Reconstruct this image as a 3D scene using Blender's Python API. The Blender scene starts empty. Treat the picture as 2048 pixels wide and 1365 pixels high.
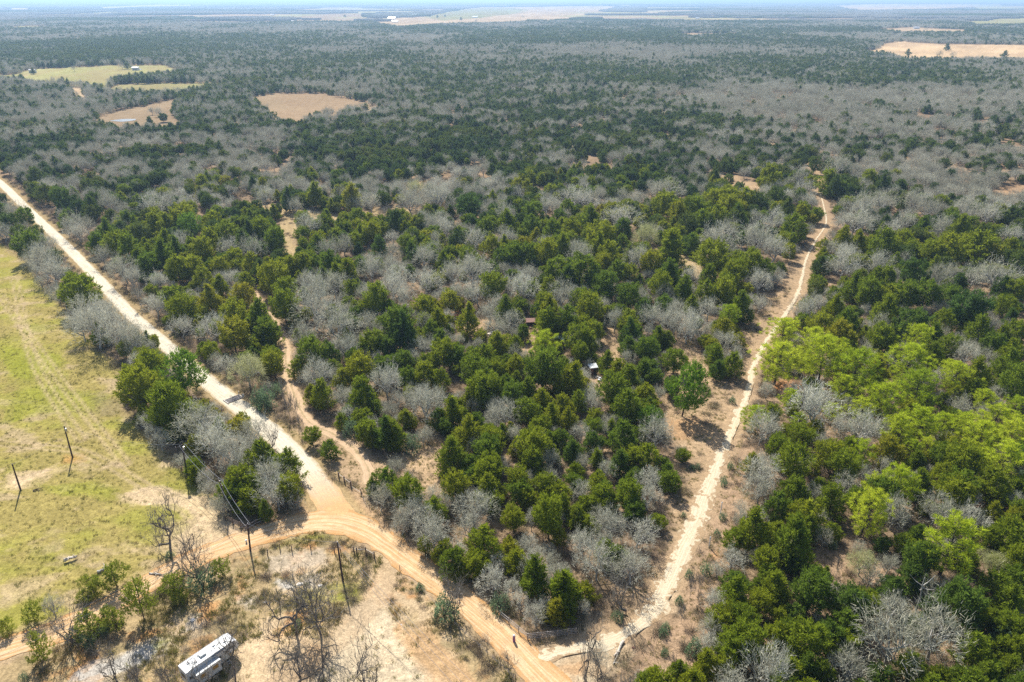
import bpy, math, random
import numpy as np
from mathutils import Vector

S = bpy.context.scene
C = S.collection
R = np.random.RandomState(7)
rnd = random.Random(11)

# ------------------------------------------------------------------ camera, sky, sun, exposure
H0 = 95.0                      # flying height in metres
FPX, CX, CY = 1450.0, 1024.0, 682.5
PITCH = math.radians(25.27)
cam = bpy.data.objects.new('camera', bpy.data.cameras.new('camera'))
C.objects.link(cam)
cam.location = (0, 0, H0)
cam.rotation_euler = (math.pi/2 - PITCH, 0, 0)
cam.data.sensor_width = 36.0
cam.data.lens = 36.0*FPX/2048.0
cam.data.clip_start = 1.0
cam.data.clip_end = 200000.0
S.camera = cam

SUN_EL = math.radians(46)
SHX, SHY = 0.36, -0.933        # the way shadows fall on the ground
w = bpy.data.worlds.new("World"); S.world = w; w.use_nodes = True
nt = w.node_tree; nt.nodes.clear()
sky = nt.nodes.new('ShaderNodeTexSky'); sky.sky_type = 'NISHITA'; sky.sun_disc = False
sky.sun_elevation = SUN_EL
sky.sun_rotation = math.atan2(-SHX, -SHY)
sky.air_density = 1.0; sky.dust_density = 1.5; sky.ozone_density = 1.0
bg = nt.nodes.new('ShaderNodeBackground'); bg.inputs[1].default_value = 0.10
wo = nt.nodes.new('ShaderNodeOutputWorld')
nt.links.new(sky.outputs[0], bg.inputs[0]); nt.links.new(bg.outputs[0], wo.inputs[0])
sun = bpy.data.objects.new('sun', bpy.data.lights.new('sun', 'SUN')); C.objects.link(sun)
sun.data.energy = 5.0; sun.data.angle = math.radians(0.55); sun.data.color = (1.0, 0.945, 0.86)
sd = Vector((SHX*math.cos(SUN_EL), SHY*math.cos(SUN_EL), -math.sin(SUN_EL)))
sun.rotation_euler = sd.to_track_quat('-Z', 'Y').to_euler()
S.view_settings.view_transform = 'Standard'; S.view_settings.look = 'None'
S.view_settings.exposure = 0.79; S.view_settings.gamma = 1.0
S.view_settings.use_curve_mapping = False
S.render.engine = 'CYCLES'
cy = S.cycles
cy.max_bounces = 5; cy.diffuse_bounces = 3; cy.glossy_bounces = 2; cy.transmission_bounces = 3
cy.volume_bounces = 0; cy.transparent_max_bounces = 6
cy.use_denoising = False
cy.caustics_reflective = False; cy.caustics_refractive = False

HAZE = 0.000112

# ------------------------------------------------------------------ projection helpers
cp, sp = math.cos(PITCH), math.sin(PITCH)
def P(px, py, z=0.0):
    """the place in the world, z above the ground, seen at that point of the photograph"""
    u = (np.asarray(px, float)-CX)/FPX; v = (np.asarray(py, float)-CY)/FPX
    dz = sp + v*cp
    t = (H0-z)/dz
    return t*u, t*(cp - v*sp)
def proj(x, y, z=0.0):
    x = np.asarray(x, float); y = np.asarray(y, float)
    dz = H0-np.asarray(z, float)
    zc = y*cp + dz*sp
    zc = np.where(np.abs(zc) < 1e-6, 1e-6, zc)
    yc = dz*cp - y*sp
    return CX + FPX*x/zc, CY + FPX*yc/zc, zc
def height_for(bx, by, top_py, lo=1, hi=30):
    best = lo
    for z in np.arange(lo, hi, .1):
        if proj(bx, by, z)[1] > top_py: best = z
    return best

# ------------------------------------------------------------------ noise
def _h(i, j, s):
    n = (i*374761393 + j*668265263 + s*1274126177) & 0xffffffff
    n = ((n ^ (n >> 13))*1274126177) & 0xffffffff
    n = n ^ (n >> 16)
    return (n & 0xffff)/65535.0
def vnoise(x, y, s=0):
    x = np.asarray(x, float); y = np.asarray(y, float)
    xi = np.floor(x).astype(np.int64); yi = np.floor(y).astype(np.int64)
    fx = x-xi; fy = y-yi
    fx = fx*fx*(3-2*fx); fy = fy*fy*(3-2*fy)
    a = _h(xi, yi, s); b = _h(xi+1, yi, s); c = _h(xi, yi+1, s); d = _h(xi+1, yi+1, s)
    return (a*(1-fx)+b*fx)*(1-fy) + (c*(1-fx)+d*fx)*fy
def fbm(x, y, s=0, o=4):
    t = 0; a = .5; n = 0
    for k in range(o):
        t = t + a*vnoise(x*2**k, y*2**k, s+k*17); n += a; a *= .55
    return t/n
def inside(px, py, poly):
    px = np.asarray(px, float); py = np.asarray(py, float)
    res = np.zeros(px.shape, bool)
    x0 = min(p[0] for p in poly); x1 = max(p[0] for p in poly); y0 = min(p[1] for p in poly); y1 = max(p[1] for p in poly)
    m = (px >= x0) & (px <= x1) & (py >= y0) & (py <= y1)
    if not m.any(): return res
    qx = px[m]; qy = py[m]; r = np.zeros(qx.shape, bool)
    n = len(poly)
    for k in range(n):
        ax, ay = poly[k]; bx, by = poly[(k+1) % n]
        if ay == by: continue
        c = ((ay > qy) != (by > qy)) & (qx < (bx-ax)*(qy-ay)/(by-ay)+ax)
        r ^= c
    res[m] = r
    return res
def dist_line(x, y, pts):
    d = np.full(np.shape(x), 1e9)
    for (ax, ay), (bx, by) in zip(pts[:-1], pts[1:]):
        vx, vy = bx-ax, by-ay
        t = np.clip(((x-ax)*vx + (y-ay)*vy)/(vx*vx+vy*vy+1e-9), 0, 1)
        d = np.minimum(d, np.hypot(x-ax-t*vx, y-ay-t*vy))
    return d
def world(pts): return [tuple(float(q) for q in P(a, b)) for a, b in pts]
def smooth(pts, step=1.0):
    """a smooth curve through points, one sample each step metres"""
    p = [np.array(q, float) for q in pts]
    p = [2*p[0]-p[1]] + p + [2*p[-1]-p[-2]]
    out = []
    for k in range(1, len(p)-2):
        n = max(2, int(np.linalg.norm(p[k+1]-p[k])/step))
        for i in range(n):
            t = i/n
            out.append(.5*((2*p[k]) + (-p[k-1]+p[k+1])*t + (2*p[k-1]-5*p[k]+4*p[k+1]-p[k+2])*t*t + (-p[k-1]+3*p[k]-3*p[k+1]+p[k+2])*t**3))
    out.append(p[-2])
    return np.array(out)

# ------------------------------------------------------------------ materials
def mat(name):
    m = bpy.data.materials.new(name); m.use_nodes = True
    n = m.node_tree; n.nodes.clear()
    return m, n
def N(n, t, **k):
    x = n.nodes.new(t)
    for a, b in k.items(): setattr(x, a, b)
    return x
def simple(name, col, rough=.7, noise=.25, scale=3.0, metal=0.0, bump=0.0):
    m, n = mat(name)
    tc = N(n, 'ShaderNodeTexCoord'); nz = N(n, 'ShaderNodeTexNoise'); nz.inputs['Scale'].default_value = scale
    nz.inputs['Detail'].default_value = 4
    n.links.new(tc.outputs['Object'], nz.inputs['Vector'])
    mr = N(n, 'ShaderNodeMapRange'); mr.inputs[1].default_value = .3; mr.inputs[2].default_value = .7
    mr.inputs[3].default_value = 1-noise; mr.inputs[4].default_value = 1+noise
    n.links.new(nz.outputs[0], mr.inputs[0])
    mx = N(n, 'ShaderNodeMix', data_type='RGBA', blend_type='MULTIPLY'); mx.inputs[0].default_value = 1
    mx.inputs[6].default_value = (*col, 1)
    n.links.new(mr.outputs[0], mx.inputs[7])
    b = N(n, 'ShaderNodeBsdfPrincipled'); b.inputs['Roughness'].default_value = rough; b.inputs['Metallic'].default_value = metal
    n.links.new(mx.outputs[2], b.inputs['Base Color'])
    if bump:
        bp = N(n, 'ShaderNodeBump'); bp.inputs['Strength'].default_value = bump; bp.inputs['Distance'].default_value = .05
        n.links.new(nz.outputs[0], bp.inputs['Height']); n.links.new(bp.outputs[0], b.inputs['Normal'])
    o = N(n, 'ShaderNodeOutputMaterial'); n.links.new(b.outputs[0], o.inputs[0])
    return m
def leafy(name, stops, trans=.3, patch=60.0):
    """foliage or twigs: the colour of each plant comes from its own random number and from where it grows; leaves let some light through"""
    m, n = mat(name)
    oi = N(n, 'ShaderNodeObjectInfo')
    nz = N(n, 'ShaderNodeTexNoise'); nz.inputs['Scale'].default_value = 1/patch; nz.inputs['Detail'].default_value = 2
    n.links.new(oi.outputs['Location'], nz.inputs['Vector'])
    ad = N(n, 'ShaderNodeMath', operation='MULTIPLY_ADD'); ad.inputs[1].default_value = .55
    n.links.new(oi.outputs['Random'], ad.inputs[0])
    sc = N(n, 'ShaderNodeMath', operation='MULTIPLY_ADD'); sc.inputs[1].default_value = 1.6; sc.inputs[2].default_value = -.55
    n.links.new(nz.outputs[0], sc.inputs[0]); n.links.new(sc.outputs[0], ad.inputs[2])
    cr = N(n, 'ShaderNodeValToRGB'); e = cr.color_ramp.elements
    while len(e) < len(stops): e.new(.5)
    for k, c in enumerate(stops):
        e[k].position = k/(len(stops)-1); e[k].color = (*c, 1)
    n.links.new(ad.outputs[0], cr.inputs[0])
    ge = N(n, 'ShaderNodeTexCoord'); n2 = N(n, 'ShaderNodeTexNoise'); n2.inputs['Scale'].default_value = 1.3; n2.inputs['Detail'].default_value = 3
    n.links.new(ge.outputs['Object'], n2.inputs['Vector'])
    mr = N(n, 'ShaderNodeMapRange'); mr.inputs[1].default_value = .3; mr.inputs[2].default_value = .7
    mr.inputs[3].default_value = .72; mr.inputs[4].default_value = 1.3
    n.links.new(n2.outputs[0], mr.inputs[0])
    mx = N(n, 'ShaderNodeMix', data_type='RGBA', blend_type='MULTIPLY'); mx.inputs[0].default_value = 1
    n.links.new(cr.outputs[0], mx.inputs[6]); n.links.new(mr.outputs[0], mx.inputs[7])
    d = N(n, 'ShaderNodeBsdfDiffuse'); n.links.new(mx.outputs[2], d.inputs[0])
    o = N(n, 'ShaderNodeOutputMaterial')
    if trans:
        t = N(n, 'ShaderNodeBsdfTranslucent'); n.links.new(mx.outputs[2], t.inputs[0])
        ms = N(n, 'ShaderNodeMixShader'); ms.inputs[0].default_value = trans
        n.links.new(d.outputs[0], ms.inputs[1]); n.links.new(t.outputs[0], ms.inputs[2]); n.links.new(ms.outputs[0], o.inputs[0])
    else: n.links.new(d.outputs[0], o.inputs[0])
    return m

M = {}
M['cedar'] = leafy('cedar_foliage', [(.082, .140, .030), (.132, .195, .022), (.195, .245, .018), (.250, .280, .020), (.295, .280, .026)], .46)
M['pine'] = leafy('pine_needles', [(.24, .33, .022), (.37, .45, .026), (.50, .55, .045)], .38, 25)
M['pinedark'] = leafy('deep_green_needles', [(.12, .21, .022), (.17, .27, .022)], .40, 25)
M['oak'] = leafy('lichen_twigs', [(.35, .34, .255), (.45, .44, .34), (.50, .49, .395), (.62, .61, .505)], .2)
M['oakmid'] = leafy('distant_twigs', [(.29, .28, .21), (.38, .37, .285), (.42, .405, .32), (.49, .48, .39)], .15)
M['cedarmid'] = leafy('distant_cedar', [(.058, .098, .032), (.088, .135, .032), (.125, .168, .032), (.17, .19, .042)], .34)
M['open'] = leafy('open_leaves', [(.19, .23, .03), (.27, .30, .04), (.33, .33, .06)], .4)
M['willow'] = leafy('budding_twigs', [(.42, .43, .20), (.50, .49, .26)], .3)
M['yaupon'] = leafy('small_leaves', [(.13, .20, .10), (.22, .30, .16)], .3)
M['brush'] = leafy('dry_brush', [(.20, .155, .11), (.30, .245, .18), (.22, .20, .09)], .2, 15)
M['grass'] = leafy('grass_blades', [(.34, .25, .12), (.27, .25, .08), (.20, .23, .045)], .3, 20)
M['bark'] = simple('dark_bark', (.075, .058, .048), .9, .35, 2)
M['greybark'] = simple('lichen_bark', (.36, .345, .31), .9, .4, 1.5)
M['darktwig'] = leafy('bare_dark_twigs', [(.17, .15, .13), (.28, .26, .22)], .1)
M['herobark'] = simple('weathered_bark', (.15, .13, .115), .9, .4, 2)
M['pole'] = simple('weathered_pole', (.06, .035, .035), .85, .3, 2)
M['wood'] = simple('fence_wood', (.13, .09, .07), .85, .35, 4)
M['palewood'] = simple('bleached_wood', (.52, .46, .38), .8, .25, 4)
M['pipe'] = simple('pipe_rail', (.30, .27, .25), .6, .3, 3)
M['wire'] = simple('cable', (.34, .34, .37), .5, .1, 1, .5)
M['white'] = simple('white_shell', (.60, .61, .62), .35, .06, 1.2)
M['roofwhite'] = simple('white_roof', (.52, .54, .53), .55, .10, .8)
M['trimgrey'] = simple('grey_trim', (.22, .23, .25), .5, .1)
M['dark'] = simple('black_rubber', (.02, .02, .022), .7, .1)
M['glass'] = simple('dark_glass', (.03, .03, .035), .15, .05)
M['amber'] = simple('tan_blind', (.36, .21, .05), .35, .2, 8)
M['metal'] = simple('steel', (.42, .43, .45), .4, .15, 3, .6)
M['tin'] = simple('tin_roof', (.55, .60, .66), .35, .15, 2, .3)
M['rust'] = simple('rusty_wall', (.16, .075, .05), .8, .35, 3)
M['purple'] = simple('purple_paint', (.22, .08, .22), .6, .15, 4)
M['red'] = simple('red_tarp', (.42, .03, .015), .7, .2, 3)
M['wallpale'] = simple('pale_siding', (.62, .58, .50), .6, .1)
M['roofgrey'] = simple('grey_roof', (.40, .40, .42), .6, .1)
M['concrete'] = simple('concrete', (.40, .38, .35), .8, .15)
M['stone'] = simple('pale_rock', (.62, .58, .52), .9, .2, 2, bump=.4)

# ------------------------------------------------------------------ mesh helpers
def mesh_from(name, v, f, mats=(), slots=None, smoothf=False):
    me = bpy.data.meshes.new(name)
    v = np.asarray(v, np.float32)
    if isinstance(f, np.ndarray):
        k = f.shape[1]; nf = len(f)
        me.vertices.add(len(v)); me.vertices.foreach_set('co', v.ravel())
        me.loops.add(nf*k); me.loops.foreach_set('vertex_index', f.astype(np.int32).ravel())
        me.polygons.add(nf); me.polygons.foreach_set('loop_start', np.arange(0, nf*k, k, dtype=np.int32))
        me.polygons.foreach_set('loop_total', np.full(nf, k, np.int32))
        me.update(calc_edges=True)
    else:
        me.from_pydata([tuple(map(float, q)) for q in v], [], f); me.update()
    for m in mats: me.materials.append(m)
    if slots is not None: me.polygons.foreach_set('material_index', np.asarray(slots, np.int32))
    if smoothf: me.polygons.foreach_set('use_smooth', np.ones(len(me.polygons), bool))
    return me
class MB:
    def __init__(s): s.v = []; s.f = []
    def add(s, v, f):
        o = len(s.v); s.v += [tuple(map(float, q)) for q in v]; s.f += [tuple(i+o for i in q) for q in f]
    def box(s, c, d, rz=0.0, taper=1.0):
        x, y, z = d[0]/2, d[1]/2, d[2]/2
        vs = []
        for k, (a, b, e) in enumerate([(-1,-1,-1),(1,-1,-1),(1,1,-1),(-1,1,-1),(-1,-1,1),(1,-1,1),(1,1,1),(-1,1,1)]):
            t = taper if e > 0 else 1
            X, Y = a*x*t, b*y*t
            vs.append((c[0]+X*math.cos(rz)-Y*math.sin(rz), c[1]+X*math.sin(rz)+Y*math.cos(rz), c[2]+e*z))
        s.add(vs, [(0,3,2,1),(4,5,6,7),(0,1,5,4),(1,2,6,5),(2,3,7,6),(3,0,4,7)])
    def tube(s, pts, rad, n=6, cap=True):
        pts = [np.array(p, float) for p in pts]
        if not hasattr(rad, '__len__'): rad = [rad]*len(pts)
        o = len(s.v)
        for k, p in enumerate(pts):
            d = pts[min(k+1, len(pts)-1)]-pts[max(k-1, 0)]
            d = d/(np.linalg.norm(d)+1e-9)
            a = np.cross(d, (0, 0, 1) if abs(d[2]) < .9 else (1, 0, 0)); a /= np.linalg.norm(a); b = np.cross(d, a)
            for i in range(n):
                q = 2*math.pi*i/n
                s.v.append(tuple(p + rad[k]*(math.cos(q)*a + math.sin(q)*b)))
        for k in range(len(pts)-1):
            for i in range(n):
                j = (i+1) % n
                s.f.append((o+k*n+i, o+k*n+j, o+(k+1)*n+j, o+(k+1)*n+i))
        if cap:
            s.f.append(tuple(o+i for i in reversed(range(n)))); s.f.append(tuple(o+(len(pts)-1)*n+i for i in range(n)))
    def mesh(s, name, m): return mesh_from(name, s.v, s.f, [m])
    def build(s, name, m, parent=None):
        o = bpy.data.objects.new(name, s.mesh(name, m)); C.objects.link(o)
        if parent: o.parent = parent
        return o
def tag(o, label, cat, group=None, kind=None):
    if kind: o['kind'] = kind
    if label: o['label'] = label
    if cat: o['category'] = cat
    if group: o['group'] = group
    return o
def empty(name, loc, rz=0.0):
    o = bpy.data.objects.new(name, None); C.objects.link(o)
    o.location = loc; o.rotation_euler = (0, 0, rz); o.empty_display_size = .5
    return o
def link(name, me, parent=None, loc=(0, 0, 0)):
    o = bpy.data.objects.new(name, me); C.objects.link(o); o.location = loc
    if parent: o.parent = parent
    return o
def copy_tree(o, parent=None):
    c = o.copy(); C.objects.link(c); c.parent = parent
    for ch in list(o.children): copy_tree(ch, c)
    return c

# ------------------------------------------------------------------ the lay of the land (outlines read off the photograph, then laid on the ground)
GRAVEL = [(-330, 120), (-150, 240), (-60, 322), (0, 366), (60, 424), (130, 490), (200, 563), (260, 628), (300, 662), (345, 703), (400, 751), (450, 792), (500, 830), (545, 868), (590, 912), (622, 950), (648, 985), (675, 1030), (700, 1058)]
DIRT = [(-260, 1400), (-120, 1345), (-30, 1310), (60, 1283), (150, 1248), (230, 1205), (310, 1158), (380, 1122), (450, 1094), (520, 1070), (590, 1050), (660, 1042), (720, 1055), (775, 1090), (830, 1132), (885, 1172), (940, 1215), (990, 1258), (1040, 1306), (1085, 1352), (1150, 1410), (1260, 1500)]
SAND = [(1060, 1322), (1130, 1303), (1190, 1290), (1250, 1268), (1305, 1222), (1338, 1165), (1360, 1110), (1388, 1055), (1408, 1000), (1432, 935), (1458, 875), (1482, 822), (1500, 772), (1506, 735), (1535, 680), (1566, 636), (1592, 595), (1603, 560), (1612, 520), (1632, 480), (1652, 448), (1648, 415), (1640, 385)]
INNER = [(742, 968), (735, 935), (705, 895), (665, 868), (622, 848), (598, 815), (582, 770), (572, 725), (570, 690), (556, 655), (528, 618), (508, 582), (520, 548)]
DRIVE = [(768, 1085), (785, 1120), (775, 1150), (755, 1185), (735, 1215), (690, 1265), (620, 1320), (560, 1370)]
HAUL = [(1095, 640), (1080, 668), (1062, 700), (1055, 730)]
gw, dw, sw, iw, vw = [smooth(world(q), 1.0) for q in (GRAVEL, DIRT, SAND, INNER, DRIVE)]
gwl, dwl, swl, iwl, vwl = [[tuple(p) for p in q[::5]] + [tuple(q[-1])] for q in (gw, dw, sw, iw, vw)]
MTRK = [smooth(world(q), 3.0) for q in (
    [(-60, 880), (60, 893), (150, 900), (210, 925), (260, 955), (310, 985), (370, 1020), (410, 1060), (430, 1095)],
    [(30, 560), (60, 700), (110, 800), (170, 890)], [(0, 590), (120, 760), (260, 940)])]

# colours of the ground itself (albedo)
TAN = np.array((.37, .262, .155)); STRAW = np.array((.40, .30, .16)); FIELD = np.array((.312, .255, .085)); GREEN = np.array((.245, .255, .035))
SAND_C = np.array((.53, .40, .25)); ORANGE = np.array((.47, .235, .085)); CREAM = np.array((.56, .46, .31)); REDC = np.array((.40, .14, .055)); CHALK = np.array((.47, .45, .40))
LITTER = np.array((.29, .20, .125)); FARG = np.array((.31, .29, .12)); FART = np.array((.38, .28, .17)); WOODF = np.array((.19, .15, .105))

MEADOW = [(-600, 330), (-120, 440), (0, 484), (60, 530), (110, 590), (150, 650), (200, 705), (245, 745), (255, 830), (300, 880), (345, 930), (420, 985), (450, 1030), (440, 1080), (370, 1110), (300, 1150), (200, 1200), (60, 1265), (-700, 1500)]
SCRUB = [(440, 1105), (560, 1070), (660, 1060), (730, 1072), (800, 1125), (900, 1205), (980, 1285), (1060, 1400), (1100, 1700), (-900, 1700), (-300, 1440), (0, 1320), (200, 1235), (340, 1160)]
CLEAR = [  # (outline, colour, may hold brush)
    ([(497, 194), (560, 188), (640, 187), (742, 207), (754, 224), (700, 224), (640, 242), (590, 252), (545, 247), (515, 216)], FART*.85, 0),
    ([(44, 146), (60, 139), (110, 137), (235, 131), (330, 131), (372, 144), (330, 150), (240, 163), (212, 182), (165, 172), (60, 167)], FARG*1.1, 0),
    ([(205, 186), (240, 170), (330, 166), (440, 168), (452, 172), (370, 188), (300, 192), (240, 188)], FARG*.95, 0),
    ([(42, 146), (48, 147), (56, 164), (110, 170), (165, 178), (165, 181), (100, 173), (50, 168)], SAND_C*.95, 0), ([(246, 178), (250, 179), (212, 196), (200, 203), (196, 200)], SAND_C*.95, 0),
    ([(-60, 152), (20, 150), (44, 148), (60, 166), (30, 163), (-60, 162)], FARG*1.05, 0),
    ([(150, 176), (180, 178), (176, 196), (150, 192)], SAND_C, 0),
    ([(185, 250), (230, 266), (300, 262), (282, 248), (210, 240), (190, 238)], FART*.8, 0),
    ([(190, 238), (220, 225), (290, 212), (345, 200), (352, 212), (330, 232), (372, 246), (376, 262), (330, 262), (282, 248), (210, 247)], FART*.85, 0),
    ([(1725, 108), (1765, 88), (1800, 84), (1880, 88), (2200, 93), (2200, 126), (1960, 123), (1800, 124), (1772, 112)], np.array((.56, .40, .23)), 0),
    ([(1330, 70), (1385, 66), (1465, 68), (1470, 72), (1385, 74)], FART, 0),
    ([(540, 36), (600, 30), (700, 27), (742, 30), (745, 40), (690, 44), (620, 40)], FART*.9, 0),
    ([(740, 47), (790, 36), (862, 34), (905, 22), (960, 15), (1060, 14), (1200, 12), (1235, 14), (1200, 24), (1140, 40), (1040, 46), (900, 50), (800, 56)], FART*1.2, 0),
    ([(850, 34), (905, 22), (965, 16), (1050, 17), (1040, 26), (960, 36), (880, 42)], FARG*.9, 0),
    ([(1935, 44), (1990, 38), (2200, 34), (2200, 50), (1960, 52)], FARG, 0),
    ([(1740, 60), (1820, 55), (1930, 60), (1925, 68), (1800, 68)], FART*1.2, 0),
    ([(1670, 12), (1800, 6), (2000, 6), (2000, 14), (1860, 20), (1720, 22)], FART*1.4, 0),
    ([(0, 16), (70, 17), (68, 21), (0, 22)], FART*1.5, 0), ([(190, 15), (280, 11), (390, 10), (390, 13), (280, 15), (200, 19)], FART*1.5, 0), ([(1280, 22), (1390, 20), (1420, 24), (1300, 27)], FART*1.2, 0), ([(1460, 7), (1620, 6), (1620, 9), (1470, 10)], FARG*1.5, 0),
    ([(1940, 14), (2200, 10), (2200, 17), (1950, 20)], FARG*1.3, 0), ([(560, 4), (720, 4), (720, 6.5), (570, 7)], FARG*1.6, 0), ([(75, 31), (150, 28), (240, 23), (245, 27), (180, 31), (80, 34)], FARG*1.2, 0),
    ([(0, 56), (50, 52), (110, 53), (108, 57), (30, 60)], FARG, 0),
    ([(245, 56), (290, 52), (295, 54), (250, 58)], SAND_C, 0),
    ([(400, 42), (480, 36), (482, 38), (410, 45)], FART, 0),
    ([(452, 402), (505, 404), (560, 412), (620, 420), (690, 432), (700, 446), (650, 455), (625, 470), (596, 482), (588, 520), (578, 560), (565, 520), (572, 470), (550, 430), (470, 414)], STRAW, 1),
    ([(690, 428), (790, 410), (830, 420), (825, 440), (760, 448), (700, 446)], STRAW, 1),
    ([(1225, 488), (1285, 490), (1350, 505), (1410, 525), (1440, 552), (1400, 556), (1340, 538), (1260, 520)], STRAW, 1),
    ([(1415, 350), (1470, 350), (1530, 374), (1540, 396), (1500, 398), (1440, 366)], TAN, 1),
    ([(875, 622), (925, 630), (985, 635), (1000, 662), (950, 690), (905, 660)], TAN, 1),
    ([(1030, 640), (1085, 640), (1085, 700), (1062, 745), (1038, 715), (1050, 680)], TAN*1.1, 1),
    ([(1188, 648), (1215, 650), (1235, 700), (1240, 760), (1200, 800), (1165, 790), (1180, 740), (1195, 700)], TAN*1.1, 1),
    ([(1320, 700), (1390, 690), (1440, 760), (1480, 800), (1480, 860), (1440, 940), (1410, 1010), (1370, 1100), (1330, 1180), (1270, 1230), (1290, 1160), (1350, 1060), (1345, 1000), (1380, 930), (1350, 880), (1320, 760)], TAN*1.06, 1),
    ([(1510, 640), (1560, 570), (1600, 500), (1650, 440), (1665, 455), (1620, 540), (1650, 575), (1600, 610), (1560, 650), (1530, 720), (1490, 750), (1470, 700)], TAN, 1),
    ([(1610, 545), (1690, 570), (1680, 582), (1620, 572)], TAN, 1),
    ([(1440, 950), (1480, 880), (1520, 850), (1545, 800), (1560, 790), (1540, 880), (1500, 960), (1470, 1040), (1440, 1120), (1420, 1200), (1400, 1280), (1390, 1365), (1240, 1365), (1270, 1290), (1340, 1230), (1370, 1170), (1400, 1080)], LITTER*1.25, 1),
    ([(770, 960), (800, 905), (850, 895), (905, 878), (890, 930), (890, 990), (880, 1010), (835, 985), (800, 945)], TAN*1.15, 1),
    ([(560, 850), (640, 835), (700, 880), (760, 920), (800, 930), (760, 980), (730, 1000), (690, 960), (640, 915)], TAN*1.05, 1),
    ([(1640, 1100), (1700, 1100), (1790, 1140), (1800, 1165), (1700, 1190), (1650, 1200), (1635, 1150)], LITTER*1.2, 1),
    ([(1175, 880), (1220, 880), (1215, 915), (1190, 905)], TAN*1.1, 1),
    ([(560, 640), (585, 700), (590, 760), (620, 840), (600, 850), (560, 780), (545, 700)], TAN, 1),
    ([(2020, 640), (2100, 640), (2100, 690), (2030, 668)], TAN, 1),
    ([(1622, 392), (1656, 392), (1652, 345), (1660, 300), (1640, 300), (1630, 350)], TAN, 1),
    ([(1990, 375), (2060, 370), (2060, 400), (2000, 410)], TAN*.8+REDC*.12, 1),
]
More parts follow.
